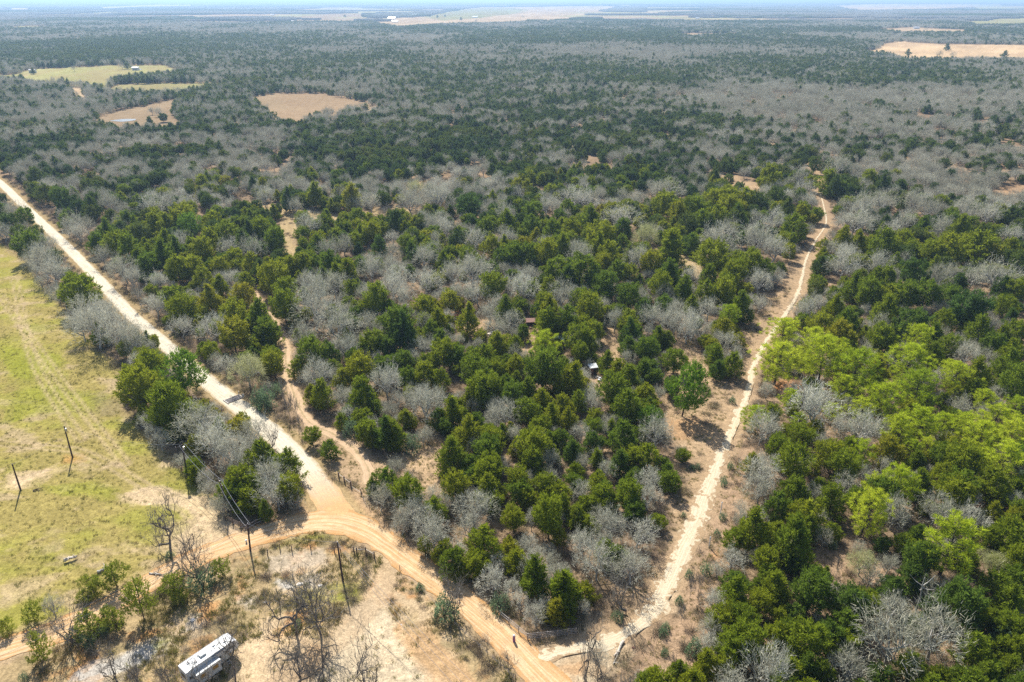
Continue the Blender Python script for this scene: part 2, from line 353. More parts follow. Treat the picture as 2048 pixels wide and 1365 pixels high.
PATCH = [  # bare soil, chalk, green flushes drawn over the rest: outline, colour, strength
    ([(0, 955), (40, 945), (90, 935), (120, 930), (70, 965), (40, 980), (0, 975)], SAND_C*1.05, .85),
    ([(120, 915), (165, 905), (160, 920), (120, 928)], ORANGE, .5),
    ([(240, 980), (300, 972), (370, 990), (420, 985), (450, 1010), (480, 1060), (450, 1100), (360, 1130), (330, 1090), (390, 1040), (330, 1010), (250, 995)], SAND_C*1.1, .85),
    ([(300, 900), (340, 895), (360, 930), (320, 950)], SAND_C, .4),
    ([(0, 1165), (90, 1150), (140, 1140), (100, 1175), (0, 1220)], SAND_C*.95, .5),
    ([(0, 690), (110, 700), (135, 730), (60, 760), (0, 740)], GREEN, .75), ([(0, 790), (100, 770), (240, 790), (180, 830), (60, 830), (0, 850)], GREEN, .7),
    ([(20, 720), (140, 740), (150, 790), (60, 800), (20, 770)], GREEN, .45), ([(90, 960), (240, 970), (230, 1000), (130, 990)], GREEN, .65),
    ([(240, 880), (300, 890), (290, 915), (250, 915)], GREEN, .5), ([(60, 1090), (130, 1085), (120, 1115), (60, 1115)], GREEN, .35),
    ([(250, 1060), (310, 1040), (320, 1080), (270, 1095)], GREEN, .35), ([(60, 640), (110, 655), (90, 670), (50, 660)], GREEN, .6), ([(190, 620), (240, 680), (200, 660)], GREEN, .5),
    ([(560, 935), (620, 930), (690, 975), (735, 1010), (765, 1050), (800, 1095), (740, 1090), (690, 1066), (640, 1060), (570, 1072), (510, 1100), (470, 1095), (480, 1068), (560, 1035), (610, 1010), (618, 970)], ORANGE*.55+CREAM*.45, .95),
    ([(640, 1020), (700, 1015), (740, 1045), (700, 1052), (620, 1042)], CREAM*.9, .55),
    ([(755, 1085), (800, 1100), (800, 1130), (790, 1175), (770, 1215), (740, 1220), (735, 1190), (765, 1140)], SAND_C*1.05, .9),
    ([(700, 1212), (745, 1195), (785, 1225), (790, 1262), (820, 1300), (870, 1340), (960, 1400), (960, 1500), (560, 1500), (640, 1330), (665, 1270)], CREAM*.98, .92),
    ([(790, 1265), (850, 1250), (930, 1330), (980, 1400), (900, 1400)], ORANGE*.5+SAND_C*.5, .7),
    ([(480, 1290), (560, 1270), (640, 1280), (620, 1420), (430, 1450)], SAND_C*1.1, .75),
    ([(370, 1290), (430, 1270), (440, 1290), (400, 1320)], ORANGE*.9, .55),
    ([(150, 1340), (210, 1320), (260, 1290), (310, 1270), (330, 1290), (280, 1330), (210, 1360), (150, 1370)], CHALK, .85),
    ([(380, 1235), (410, 1235), (400, 1255), (370, 1255)], CHALK, .8), ([(555, 1165), (585, 1168), (595, 1185), (570, 1190)], CHALK*1.05, .85), ([(610, 1160), (645, 1158), (640, 1180), (612, 1180)], CHALK, .8),
    ([(270, 1285), (340, 1262), (360, 1280), (300, 1300)], CHALK*.95, .5), ([(470, 1200), (520, 1200), (520, 1225), (480, 1225)], CHALK*.9, .5),
    ([(540, 1105), (640, 1100), (660, 1135), (600, 1150), (535, 1145)], np.array((.46, .38, .28)), .75),
    ([(650, 1180), (720, 1170), (725, 1205), (660, 1215)], GREEN*.9, .8), ([(600, 1065), (665, 1060), (660, 1078), (590, 1080)], GREEN, .75), ([(540, 1078), (600, 1068), (590, 1085), (540, 1090)], GREEN*.9+TAN*.1, .6),
    ([(300, 1275), (330, 1265), (350, 1285), (310, 1290)], GREEN, .8), ([(600, 1190), (650, 1185), (650, 1215), (600, 1215)], GREEN*.9, .45), ([(360, 1290), (380, 1280), (380, 1310), (350, 1310)], GREEN*.8, .3),
    ([(1330, 838), (1400, 835), (1420, 860), (1380, 880), (1330, 870)], ORANGE*.35+TAN*.65, .8), ([(1540, 760), (1620, 765), (1610, 785), (1540, 782)], ORANGE*.5+REDC*.5, .8),
    ([(1420, 1105), (1440, 1100), (1450, 1120), (1425, 1125)], ORANGE, .5), ([(1290, 1340), (1330, 1335), (1330, 1365), (1290, 1365)], SAND_C, .8),
    ([(1090, 1295), (1170, 1285), (1255, 1262), (1262, 1290), (1225, 1325), (1190, 1380), (1130, 1380), (1085, 1330)], CREAM*.97, .92),
    ([(1110, 1325), (1190, 1310), (1180, 1345), (1120, 1345)], ORANGE*.7+SAND_C*.3, .7),
    ([(1290, 1215), (1335, 1215), (1355, 1150), (1375, 1100), (1355, 1090), (1325, 1150)], CREAM, .8),
    ([(885, 622), (935, 625), (920, 645), (890, 645)], ORANGE*.6+REDC*.4, .6), ([(1945, 985), (2010, 990), (2000, 1030), (1950, 1025)], REDC*.8, .6), ([(1800, 890), (1870, 900), (1860, 950), (1800, 940)], REDC*.7, .5),
    ([(200, 790), (260, 800), (250, 825), (190, 835)], np.array((.20, .16, .11)), .45),
]

BARE = [q[0] for q in PATCH if q[2] >= .69 and float(q[1][0]) > .4]
def warp(x, y, k):
    """wander the outlines by a metre or two so that they end unevenly"""
    s = 1.1 + .0045*np.hypot(x, y)
    return (x + s*2.2*(fbm(x/(5*s), y/(5*s), 31+k, 4)-.5)*2, y + s*2.2*(fbm(x/(5*s)+50, y/(5*s), 71+k, 4)-.5)*2)
WIDTH = ((gwl, 3.1), (dwl, 3.1), (swl, 2.3), (iwl, 1.7), (vwl, 1.8))
def road_gap(x, y):
    """metres to the edge of the closest road or track"""
    g = np.full(np.shape(x), 1e9)
    near = (np.abs(x) < 420) & (np.asarray(y) < 760)
    xs = np.asarray(x)[near]; ys = np.asarray(y)[near]
    r = np.full(xs.shape, 1e9)
    for l, wd in WIDTH: r = np.minimum(r, dist_line(xs, ys, l)-wd)
    g[near] = r
    return g

# rows and columns of the ground sheet: fine close by, coarser far off
rows = list(np.arange(1560, 60, -3.2)) + list(np.arange(60, 3, -1.6)) + [2.6, 1.9, 1.4, .9, .6]
Yr = np.array([P(1024, p)[1] for p in rows]); Yr = Yr[(Yr > 0) & (Yr < 52000)]
Yr = np.concatenate([[-60.0, -10.0], Yr, [52000.0]])
ns = 561
s1 = np.sinh(np.linspace(-1, 1, ns)*1.1)/math.sinh(1.1)
GX = np.outer(0.92*np.maximum(Yr, 20)+60, s1); GY = np.repeat(Yr[:, None], ns, 1)
x = GX.ravel(); y = GY.ravel()
nv = len(x)
col = np.zeros((nv, 3)); col[:] = WOODF*.35 + LITTER*.65
n1 = fbm(x/9, y/9, 3)[:, None]; n2 = fbm(x/2.3, y/2.3, 9)[:, None]
col = col*(.75+.5*n1)
tan_mix = np.clip((fbm(x/16, y/16, 5)-.42)*5, 0, 1)[:, None]
dd = np.hypot(x, y)
nearw = np.clip(1-(dd-450)/500, 0, 1)[:, None]
col = col*(1-.6*tan_mix*nearw) + TAN*(.75+.4*n2)*(.6*tan_mix*nearw)
WARPED = []
for j in range(3):
    wx, wy = warp(x, y, 3*j); WARPED.append(proj(wx, np.maximum(wy, 5), 0)[:2])
def blend(poly, c, k, it=3):
    m = np.zeros(nv)
    for j in range(it): m += inside(*WARPED[j], poly)
    s_ = np.nonzero(m)[0]; mm = (m[s_]/it*k)[:, None]
    col[s_] = col[s_]*(1-mm) + np.asarray(c)*mm*(.86+.28*n2[s_])
blend(MEADOW, FIELD, 1.0)
gm = np.clip((fbm(x/14, y/9, 44)-.47)*6, 0, 1); meadow_in = inside(*proj(x, np.maximum(y, 5))[:2], MEADOW)
m = (gm*meadow_in*.5)[:, None]; col = col*(1-m) + GREEN*m*1.1
m = (np.clip((fbm(x/6, y/4, 48)-.56)*7, 0, 1)*meadow_in*.6)[:, None]; col = col*(1-m) + SAND_C*m*.85
blend(SCRUB, STRAW*.95, 1.0)
scrub_in = inside(*proj(x, np.maximum(y, 5))[:2], SCRUB)
m = (np.clip((fbm(x/3.5, y/3.5, 52)-.5)*7, 0, 1)*scrub_in*.7)[:, None]; col = col*(1-m) + np.array((.25, .20, .10))*m
m = (np.clip((fbm(x/5, y/5, 57)-.53)*7, 0, 1)*scrub_in*.75)[:, None]; col = col*(1-m) + SAND_C*m
m = (np.clip((fbm(x/4, y/4, 59)-.62)*9, 0, 1)*scrub_in*.7)[:, None]; col = col*(1-m) + ORANGE*m
for poly, c, b in CLEAR: blend(poly, c, 1.0, 2)
# far pastures between the woods
fx_, fy_ = x/900, y/800
fm = (np.clip((fbm(fx_, fy_, 81, 3)-.595)*14, 0, 1)*(dd > 3600))
FARFIELD = lambda X, Y: (fbm(X/900, Y/800, 81, 3) > .61) & (np.hypot(X, Y) > 3600)
gsel = (vnoise(x/600, y/500, 90) > .5)[:, None]
col = col*(1-fm[:, None]) + np.where(gsel, FARG*1.1, FART)*fm[:, None]
for poly, c, k in PATCH: blend(poly, c, k, 3)
rg = road_gap(x, y)
dg = dist_line(x, y, gwl)
m = (np.clip(1-(dg-3.0)/2.6, 0, 1)*(dg < 12)*.75*(y > 0))[:, None]*(y < 700)[:, None]; col = col*(1-m) + FIELD*m*.85
m = np.clip(1-(rg-.2)/1.2, 0, 1)[:, None]*.5; col = col*(1-m) + (TAN*1.15)*m
for t in MTRK:
    tl = [tuple(p) for p in t[::2]]
    d0 = dist_line(x, y, tl); m = (np.exp(-((np.abs(d0)-.9)/.45)**2)*.55)[:, None]; col = col*(1-m) + SAND_C*.92*m
col = np.where(((dd > 500))[:, None], col*(.72+.56*fbm(x/70, y/110, 66, 4))[:, None], col)
m = (np.clip((fbm(x/35, y/90, 67, 3)-.52)*8, 0, 1)*(dd > 500)*.35)[:, None]; col = col*(1-m) + np.array((.30, .20, .12))*m
# gentle relief, none under the roads
near = np.clip(1-(dd-500)/400, 0, 1)
amp = np.clip((rg-.5)/5, 0, 1)*near
GZ = amp*((fbm(x/11, y/11, 13)-.5)*.55 + (fbm(x/2.4, y/2.4, 23)-.5)*.28 + (vnoise(x/.9, y/.9, 29)-.5)*.10)
far = np.clip((dd-6000)/20000, 0, 1)
GZ = GZ + far*55*np.maximum(0, fbm(x/5000, y/5000, 15, 2)-.42)
i0 = np.arange((len(Yr)-1)*(ns-1)); r_, c_ = i0//(ns-1), i0 % (ns-1)
a = r_*ns+c_
faces = np.stack([a, a+1, a+ns+1, a+ns], 1)
me = mesh_from('ground', np.stack([x, y, GZ], 1), faces, smoothf=True)
ca = me.color_attributes.new('soil', 'FLOAT_COLOR', 'POINT')
ca.data.foreach_set('color', np.concatenate([np.clip(col*.86, 0.01, .85), np.ones((nv, 1))], 1).astype(np.float32).ravel())
m, n = mat('ground_soil')
at = N(n, 'ShaderNodeAttribute', attribute_name='soil'); tc = N(n, 'ShaderNodeTexCoord')
def noise_node(scale, detail=5, rough=.6):
    z = N(n, 'ShaderNodeTexNoise'); z.inputs['Scale'].default_value = scale; z.inputs['Detail'].default_value = detail; z.inputs['Roughness'].default_value = rough
    n.links.new(tc.outputs['Object'], z.inputs['Vector']); return z
def ramp(src, lo, hi, a, b):
    q = N(n, 'ShaderNodeMapRange'); q.inputs[1].default_value = lo; q.inputs[2].default_value = hi; q.inputs[3].default_value = a; q.inputs[4].default_value = b
    n.links.new(src, q.inputs[0]); return q
na, nb, nc = noise_node(.9, 6, .7), noise_node(3.2, 5, .7), noise_node(.13, 4)
mul = N(n, 'ShaderNodeMath', operation='MULTIPLY'); mul2 = N(n, 'ShaderNodeMath', operation='MULTIPLY')
n.links.new(ramp(na.outputs[0], .35, .65, .72, 1.22).outputs[0], mul.inputs[0]); n.links.new(ramp(nb.outputs[0], .35, .66, .70, 1.25).outputs[0], mul.inputs[1])
n.links.new(mul.outputs[0], mul2.inputs[0]); n.links.new(ramp(nc.outputs[0], .3, .7, .88, 1.12).outputs[0], mul2.inputs[1])
mx = N(n, 'ShaderNodeMix', data_type='RGBA', blend_type='MULTIPLY'); mx.inputs[0].default_value = 1
n.links.new(at.outputs['Color'], mx.inputs[6]); n.links.new(mul2.outputs[0], mx.inputs[7])
bs = N(n, 'ShaderNodeBsdfDiffuse'); n.links.new(mx.outputs[2], bs.inputs[0])
bp = N(n, 'ShaderNodeBump'); bp.inputs['Strength'].default_value = .8; bp.inputs['Distance'].default_value = .12
n.links.new(nb.outputs[0], bp.inputs['Height']); n.links.new(bp.outputs[0], bs.inputs['Normal'])
o = N(n, 'ShaderNodeOutputMaterial'); n.links.new(bs.outputs[0], o.inputs[0])
me.materials.append(m)
ground = link('ground', me); tag(ground, None, None, kind='structure')

# ------------------------------------------------------------------ roads
def road_mat(name, mid, edge, rut, track=False, endmix=None, ragged=0):
    m, n = mat(name)
    tc = N(n, 'ShaderNodeTexCoord')
    ac = N(n, 'ShaderNodeAttribute', attribute_name='across')
    ab = N(n, 'ShaderNodeMath', operation='ABSOLUTE'); n.links.new(ac.outputs['Fac'], ab.inputs[0])
    def nz(scale, vec=None, det=5):
        z = N(n, 'ShaderNodeTexNoise'); z.inputs['Scale'].default_value = scale; z.inputs['Detail'].default_value = det; z.inputs['Roughness'].default_value = .65
        n.links.new(vec or tc.outputs['Object'], z.inputs['Vector']); return z
    def rp(src, lo, hi, a, b):
        q = N(n, 'ShaderNodeMapRange'); q.inputs[1].default_value = lo; q.inputs[2].default_value = hi; q.inputs[3].default_value = a; q.inputs[4].default_value = b
        n.links.new(src, q.inputs[0]); return q.outputs[0]
    cb = N(n, 'ShaderNodeCombineXYZ'); al = N(n, 'ShaderNodeAttribute', attribute_name='along')
    mu = N(n, 'ShaderNodeMath', operation='MULTIPLY'); mu.inputs[1].default_value = 7.0; n.links.new(ac.outputs['Fac'], mu.inputs[0])
    mv = N(n, 'ShaderNodeMath', operation='MULTIPLY'); mv.inputs[1].default_value = .09; n.links.new(al.outputs['Fac'], mv.inputs[0])
    n.links.new(mu.outputs[0], cb.inputs[0]); n.links.new(mv.outputs[0], cb.inputs[1])
    streak = nz(1.0, cb.outputs[0], 4); blot = nz(.5); fine = nz(3.5)
    mxa = N(n, 'ShaderNodeMix', data_type='RGBA'); mxa.inputs[6].default_value = (*mid, 1); mxa.inputs[7].default_value = (*rut, 1)
    n.links.new(rp(streak.outputs[0], .44, .56, 0, 1), mxa.inputs[0])
    mxb = N(n, 'ShaderNodeMix', data_type='RGBA'); mxb.inputs[7].default_value = (*edge, 1); n.links.new(mxa.outputs[2], mxb.inputs[6])
    aa = N(n, 'ShaderNodeMath', operation='MULTIPLY_ADD'); aa.inputs[1].default_value = .9+2.6*ragged; aa.inputs[2].default_value = -.45-1.2*ragged; n.links.new(blot.outputs[0], aa.inputs[0])
    ad = N(n, 'ShaderNodeMath', operation='ADD'); n.links.new(ab.outputs[0], ad.inputs[0]); n.links.new(aa.outputs[0], ad.inputs[1])
    if track:    # a grassy strip down the middle
        rdg = N(n, 'ShaderNodeMath', operation='SUBTRACT'); rdg.inputs[1].default_value = .55; n.links.new(ad.outputs[0], rdg.inputs[0])
        r2 = N(n, 'ShaderNodeMath', operation='ABSOLUTE'); n.links.new(rdg.outputs[0], r2.inputs[0]); src = rp(r2.outputs[0], .28, .5, 0, 1)
    else: src = rp(ad.outputs[0], .72, 1.0, 0, 1)
    n.links.new(src, mxb.inputs[0])
    if endmix:   # the pale gravel gives way to orange soil where trucks turn
        e0, e1, ec = endmix
        am = N(n, 'ShaderNodeMath', operation='MULTIPLY_ADD'); am.inputs[1].default_value = 9.0; n.links.new(blot.outputs[0], am.inputs[0]); n.links.new(al.outputs['Fac'], am.inputs[2])
        mxe = N(n, 'ShaderNodeMix', data_type='RGBA'); mxe.inputs[7].default_value = (*ec, 1); n.links.new(mxb.outputs[2], mxe.inputs[6]); n.links.new(rp(am.outputs[0], e0, e1, 0, 1), mxe.inputs[0]); mxb = mxe
    mt = N(n, 'ShaderNodeMath', operation='MULTIPLY'); n.links.new(rp(blot.outputs[0], .3, .7, .84, 1.1), mt.inputs[0]); n.links.new(rp(fine.outputs[0], .3, .7, .86, 1.12), mt.inputs[1])
    mm = N(n, 'ShaderNodeMix', data_type='RGBA', blend_type='MULTIPLY'); mm.inputs[0].default_value = 1; n.links.new(mxb.outputs[2], mm.inputs[6]); n.links.new(mt.outputs[0], mm.inputs[7])
    b = N(n, 'ShaderNodeBsdfDiffuse'); n.links.new(mm.outputs[2], b.inputs[0])
    bp = N(n, 'ShaderNodeBump'); bp.inputs['Strength'].default_value = .8; bp.inputs['Distance'].default_value = .10
    hs = N(n, 'ShaderNodeMath', operation='ADD'); n.links.new(fine.outputs[0], hs.inputs[0]); n.links.new(streak.outputs[0], hs.inputs[1])
    n.links.new(hs.outputs[0], bp.inputs['Height']); n.links.new(bp.outputs[0], b.inputs['Normal'])
    o = N(n, 'ShaderNodeOutputMaterial'); n.links.new(b.outputs[0], o.inputs[0])
    return m
def road(name, line, width, z, m, jag=.35):
    k = len(line); K = 11
    t = np.gradient(line, axis=0); t /= np.linalg.norm(t, axis=1)[:, None]
    nrm = np.stack([-t[:, 1], t[:, 0]], 1)
    s = np.concatenate([[0], np.cumsum(np.linalg.norm(np.diff(line, axis=0), axis=1))])
    wl = width(s/s[-1])
    vs = []; ac = []; al = []
    for side in range(K):
        q = -1 + 2*side/(K-1)
        e = 1+0*s
        if side in (0, K-1):
            e = 1 + jag*(fbm(s/2.2, s*0+side*3.3, 7, 3)-.5)*2
        off = q*wl*e
        crown = .05*(1-q*q)
        vs.append(np.stack([line[:, 0]+nrm[:, 0]*off, line[:, 1]+nrm[:, 1]*off, z+crown+0*s], 1)); ac.append(q+0*s); al.append(s)
    V = np.stack(vs, 1).reshape(-1, 3); ac = np.stack(ac, 1).ravel(); al = np.stack(al, 1).ravel()
    i0 = np.arange((k-1)*(K-1)); r, c = i0//(K-1), i0 % (K-1); a = r*K+c
    me = mesh_from(name, V, np.stack([a, a+1, a+K+1, a+K], 1)[:, ::-1].copy(), [m], smoothf=True)
    for nm, arr in (('across', ac), ('along', al)):
        me.attributes.new(nm, 'FLOAT', 'POINT').data.foreach_set('value', arr.astype(np.float32))
    o = link(name, me); tag(o, None, None, kind='structure'); return o
GL = float(np.linalg.norm(np.diff(gw, axis=0), axis=1).sum())
rm_g = road_mat('gravel_surface', (.50, .445, .34), (.38, .30, .18), (.57, .52, .41), endmix=(GL-20, GL-4, (.50, .315, .155)))
rm_d = road_mat('dirt_surface', (.475, .30, .148), (.41, .235, .098), (.56, .41, .245))
rm_s = road_mat('sand_surface', (.50, .41, .275), tuple(TAN*.86), (.57, .49, .355), ragged=1.5)
rm_i = road_mat('track_surface', (.44, .31, .19), (.33, .25, .14), (.50, .36, .23), True)
road('gravel_road', gw, lambda t: 2.25+.9*np.clip((t-.93)*14, 0, 1), .035, rm_g, .14)
road('dirt_road', dw, lambda t: 2.65+.9*np.exp(-((t-.5)/.1)**2), .050, rm_d, .35)
road('sand_track', sw, lambda t: 1.2+.8*np.exp(-((t-.12)/.09)**2)-.75*np.clip((t-.25)*2, 0, 1), .030, rm_s, .8)
road('woods_track', iw, lambda t: 1.5-.2*t, .028, rm_i, .5)
# pond on the far clearing, with its muddy rim
pm, pn = mat('pond_water')
b = N(pn, 'ShaderNodeBsdfPrincipled'); b.inputs['Base Color'].default_value = (.10, .12, .14, 1); b.inputs['Roughness'].default_value = .25; b.inputs['Specular IOR Level'].default_value = .3
z = N(pn, 'ShaderNodeTexNoise'); z.inputs['Scale'].default_value = .6; bpn = N(pn, 'ShaderNodeBump'); bpn.inputs['Strength'].default_value = .2
pn.links.new(z.outputs[0], bpn.inputs['Height']); pn.links.new(bpn.outputs[0], b.inputs['Normal'])
o = N(pn, 'ShaderNodeOutputMaterial'); pn.links.new(b.outputs[0], o.inputs[0])
def sheet(name, poly, z, m, kind='structure'):
    q = smooth(world(poly + [poly[0]]), 2.0)[:-1]; c_ = q.mean(0); q = c_+(q-c_)*(.85+.5*vnoise(q[:, 0]/3, q[:, 1]/3, 5))[:, None]
    cx, cy_ = q.mean(0)
    vs = [(cx, cy_, z)] + [(a, b, z) for a, b in q]
    k = len(q)
    o = link(name, mesh_from(name, vs, [(0, 1+i, 1+(i+1) % k) for i in range(k)], [m])); tag(o, None, None, kind=kind); return o
sheet('pond_water', [(224, 242), (240, 239.6), (258, 238.6), (272, 240), (262, 242), (240, 244)], .12, pm)
sheet('pond_water', [(267, 139.5), (276, 138.3), (284, 139.3), (276, 140.6)], .12, pm)

# ------------------------------------------------------------------ tree shapes
def unit(v): return v/(np.linalg.norm(v, axis=-1, keepdims=True)+1e-9)
def blades(c, d, L, W, rs):
    """pointed leaf sprays: three corners each"""
    c = np.asarray(c); k = len(c)
    d = unit(np.asarray(d)); r = unit(rs.normal(size=(k, 3))); s = unit(np.cross(d, r))
    L = np.broadcast_to(L, (k,))[:, None]; W = np.broadcast_to(W, (k,))[:, None]
    v = np.stack([c - s*W*.5, c + s*W*.5, c + d*L], 1).reshape(-1, 3)
    return v, np.arange(3*k).reshape(-1, 3)
def twigs(a, b, w, rs):
    """thin flat twigs from a to b: two triangles each"""
    k = len(a); d = unit(b-a); s = unit(np.cross(d, rs.normal(size=(k, 3))))*np.broadcast_to(w, (k,))[:, None]*.5
    v = np.stack([a-s, a+s, b+s*.35, b-s*.35], 1).reshape(-1, 3)
    i = np.arange(k)*4
    return v, np.concatenate([np.stack([i, i+1, i+2], 1), np.stack([i, i+2, i+3], 1)])
def tris_of(mb):
    out = []
    for f in mb.f:
        for k in range(1, len(f)-1): out.append((f[0], f[k], f[k+1]))
    return np.array(mb.v), np.array(out)
def merge(parts):
    V = []; F = []; Sl = []; o = 0
    for (v, f), s in parts:
        V.append(v); F.append(f+o); Sl.append(np.full(len(f), s)); o += len(v)
    return np.concatenate(V), np.concatenate(F), np.concatenate(Sl)

def cedar(seed, H=8.0, W=5.2, pl=95, per=34, form=0, coarse=1.0):
    rs = np.random.RandomState(seed)
    ph = rs.rand(4)*6.28
    lo = .10 if form != 2 else .20
    def prof(t):
        if form == 0: return np.minimum(1, (t+.03)/.22)**.6*(1-t)**.62*1.25
        if form == 1: return np.minimum(1, (t+.03)/.15)**.6*(1-t)**.85*1.18
        return np.sqrt(np.clip(1-(2*t-.95)**2/1.15, 0, 1))
    def rad(t, a): return W/2*prof(t)*(1+.20*np.sin(2*a+ph[0]+4*t)+.13*np.sin(3*a+ph[1]-7*t)+.08*np.sin(5*a+ph[2]+9*t))
    t = rs.rand(pl*3); t = t[rs.rand(pl*3) < (prof(t)+.15)][:pl]; pl = len(t)
    a = rs.rand(pl)*6.283
    r = rad(t, a)*(.72+.28*rs.rand(pl))
    z = H*(lo+(1-lo)*t*.93)
    out = np.stack([np.cos(a), np.sin(a), 0*a], 1)
    c = out*r[:, None]; c[:, 2] = z
    c[:, :2] += .035*H*np.array([math.sin(ph[3]), math.cos(ph[3])])*(z[:, None]/H)**2
    up = np.array([0, 0, 1.0])
    pd = unit(out*(.75-.4*t[:, None]) + up*(.45+.5*t[:, None]) + rs.normal(size=(pl, 3))*.15)
    pc = np.repeat(c, per, 0); pdr = np.repeat(pd, per, 0); k = len(pc)
    u = rs.rand(k)
    pos = pc + pdr*(u[:, None]*1.15-.45) + rs.normal(size=(k, 3))*(.34*(1-.6*u))[:, None]
    v1 = blades(pos, pdr+rs.normal(size=(k, 3))*.55, (.38+.20*rs.rand(k))*coarse, (.15+.07*rs.rand(k))*coarse, rs)
    ki = int(pl*3.2); t = rs.rand(ki); a = rs.rand(ki)*6.28; q = rad(t, a)*rs.rand(ki)**.6*.82
    ci = np.stack([np.cos(a)*q, np.sin(a)*q, H*(lo+(1-lo)*t*.9)], 1)
    v2 = blades(ci, rs.normal(size=(ki, 3))+[0, 0, .5], .85*coarse, .42*coarse, rs)
    crown = merge([(v1, 0), (v2, 0)])
    tb = MB(); b = np.array([math.sin(ph[3]), math.cos(ph[3]), 0])*.035*H
    tb.tube([(0, 0, -.3), (0, 0, H*.25), tuple(b*.5*.8+np.array([0, 0, H*.6])), tuple(b*.9+np.array([0, 0, H*.9]))], [.17*H/8, .14*H/8, .08, .02], 6)
    for k in range(9):
        z = H*(.12+.07*k); a = rs.rand()*6.28; l = W*.36*prof(np.array(.15+.07*k))
        tb.tube([(0, 0, z), (math.cos(a)*l*.6, math.sin(a)*l*.6, z+l*.25), (math.cos(a)*l, math.sin(a)*l, z+l*.6)], [.05, .035, .015], 4)
    return crown, tris_of(tb)

def pine(seed, H=11.0, W=6.0, nb=42, per=34, coarse=1.0, lo=.32):
    rs = np.random.RandomState(seed); V = []; tb = MB()
    lean = rs.normal(size=2)*.25
    tb.tube([(0, 0, -.3), (lean[0]*.3, lean[1]*.3, H*.4), (lean[0], lean[1], H*.93)], [.20, .15, .03], 7)
    cs = []; ds = []
    for k in range(nb):
        t = (k+.5)/nb; z = H*(lo+(1-lo)*.93*t); a = k*2.4+rs.rand()*.8
        l = W/2*(1.08*math.sqrt(max(.02, 1-(1.75*(t-.32))**2)) if t > .32 else (.72+.9*t))*(.65+.5*rs.rand())
        l = max(l, .35)
        base = np.array([lean[0]*z/H, lean[1]*z/H, z-.15*l]); d = np.array([math.cos(a), math.sin(a), .28+.55*t])
        tip = base + d*l
        mid = base + d*l*.55 - np.array([0, 0, .06*l])
        tb.tube([base, mid, tip], [.055, .035, .015], 4)
        for j in range(4 if l > 1 else 2):
            q = (.45+.18*j) if l > 1 else .8+.3*j
            cc = base + d*l*q + rs.normal(size=3)*[.42, .42, .18]
            cs.append(cc); ds.append(unit(d+rs.normal(size=3)*.4+[0, 0, .35]))
    cs = np.array(cs); ds = np.array(ds)
    c = np.repeat(cs, per, 0); k = len(c); dirs = unit(np.repeat(ds, per, 0)*.75 + rs.normal(size=(k, 3))*.75)
    v1 = blades(c+dirs*.10+rs.normal(size=(k, 3))*.10, dirs, (.48+.18*rs.rand(k))*coarse, .085*coarse, rs)
    return merge([(v1, 0)]), tris_of(tb)

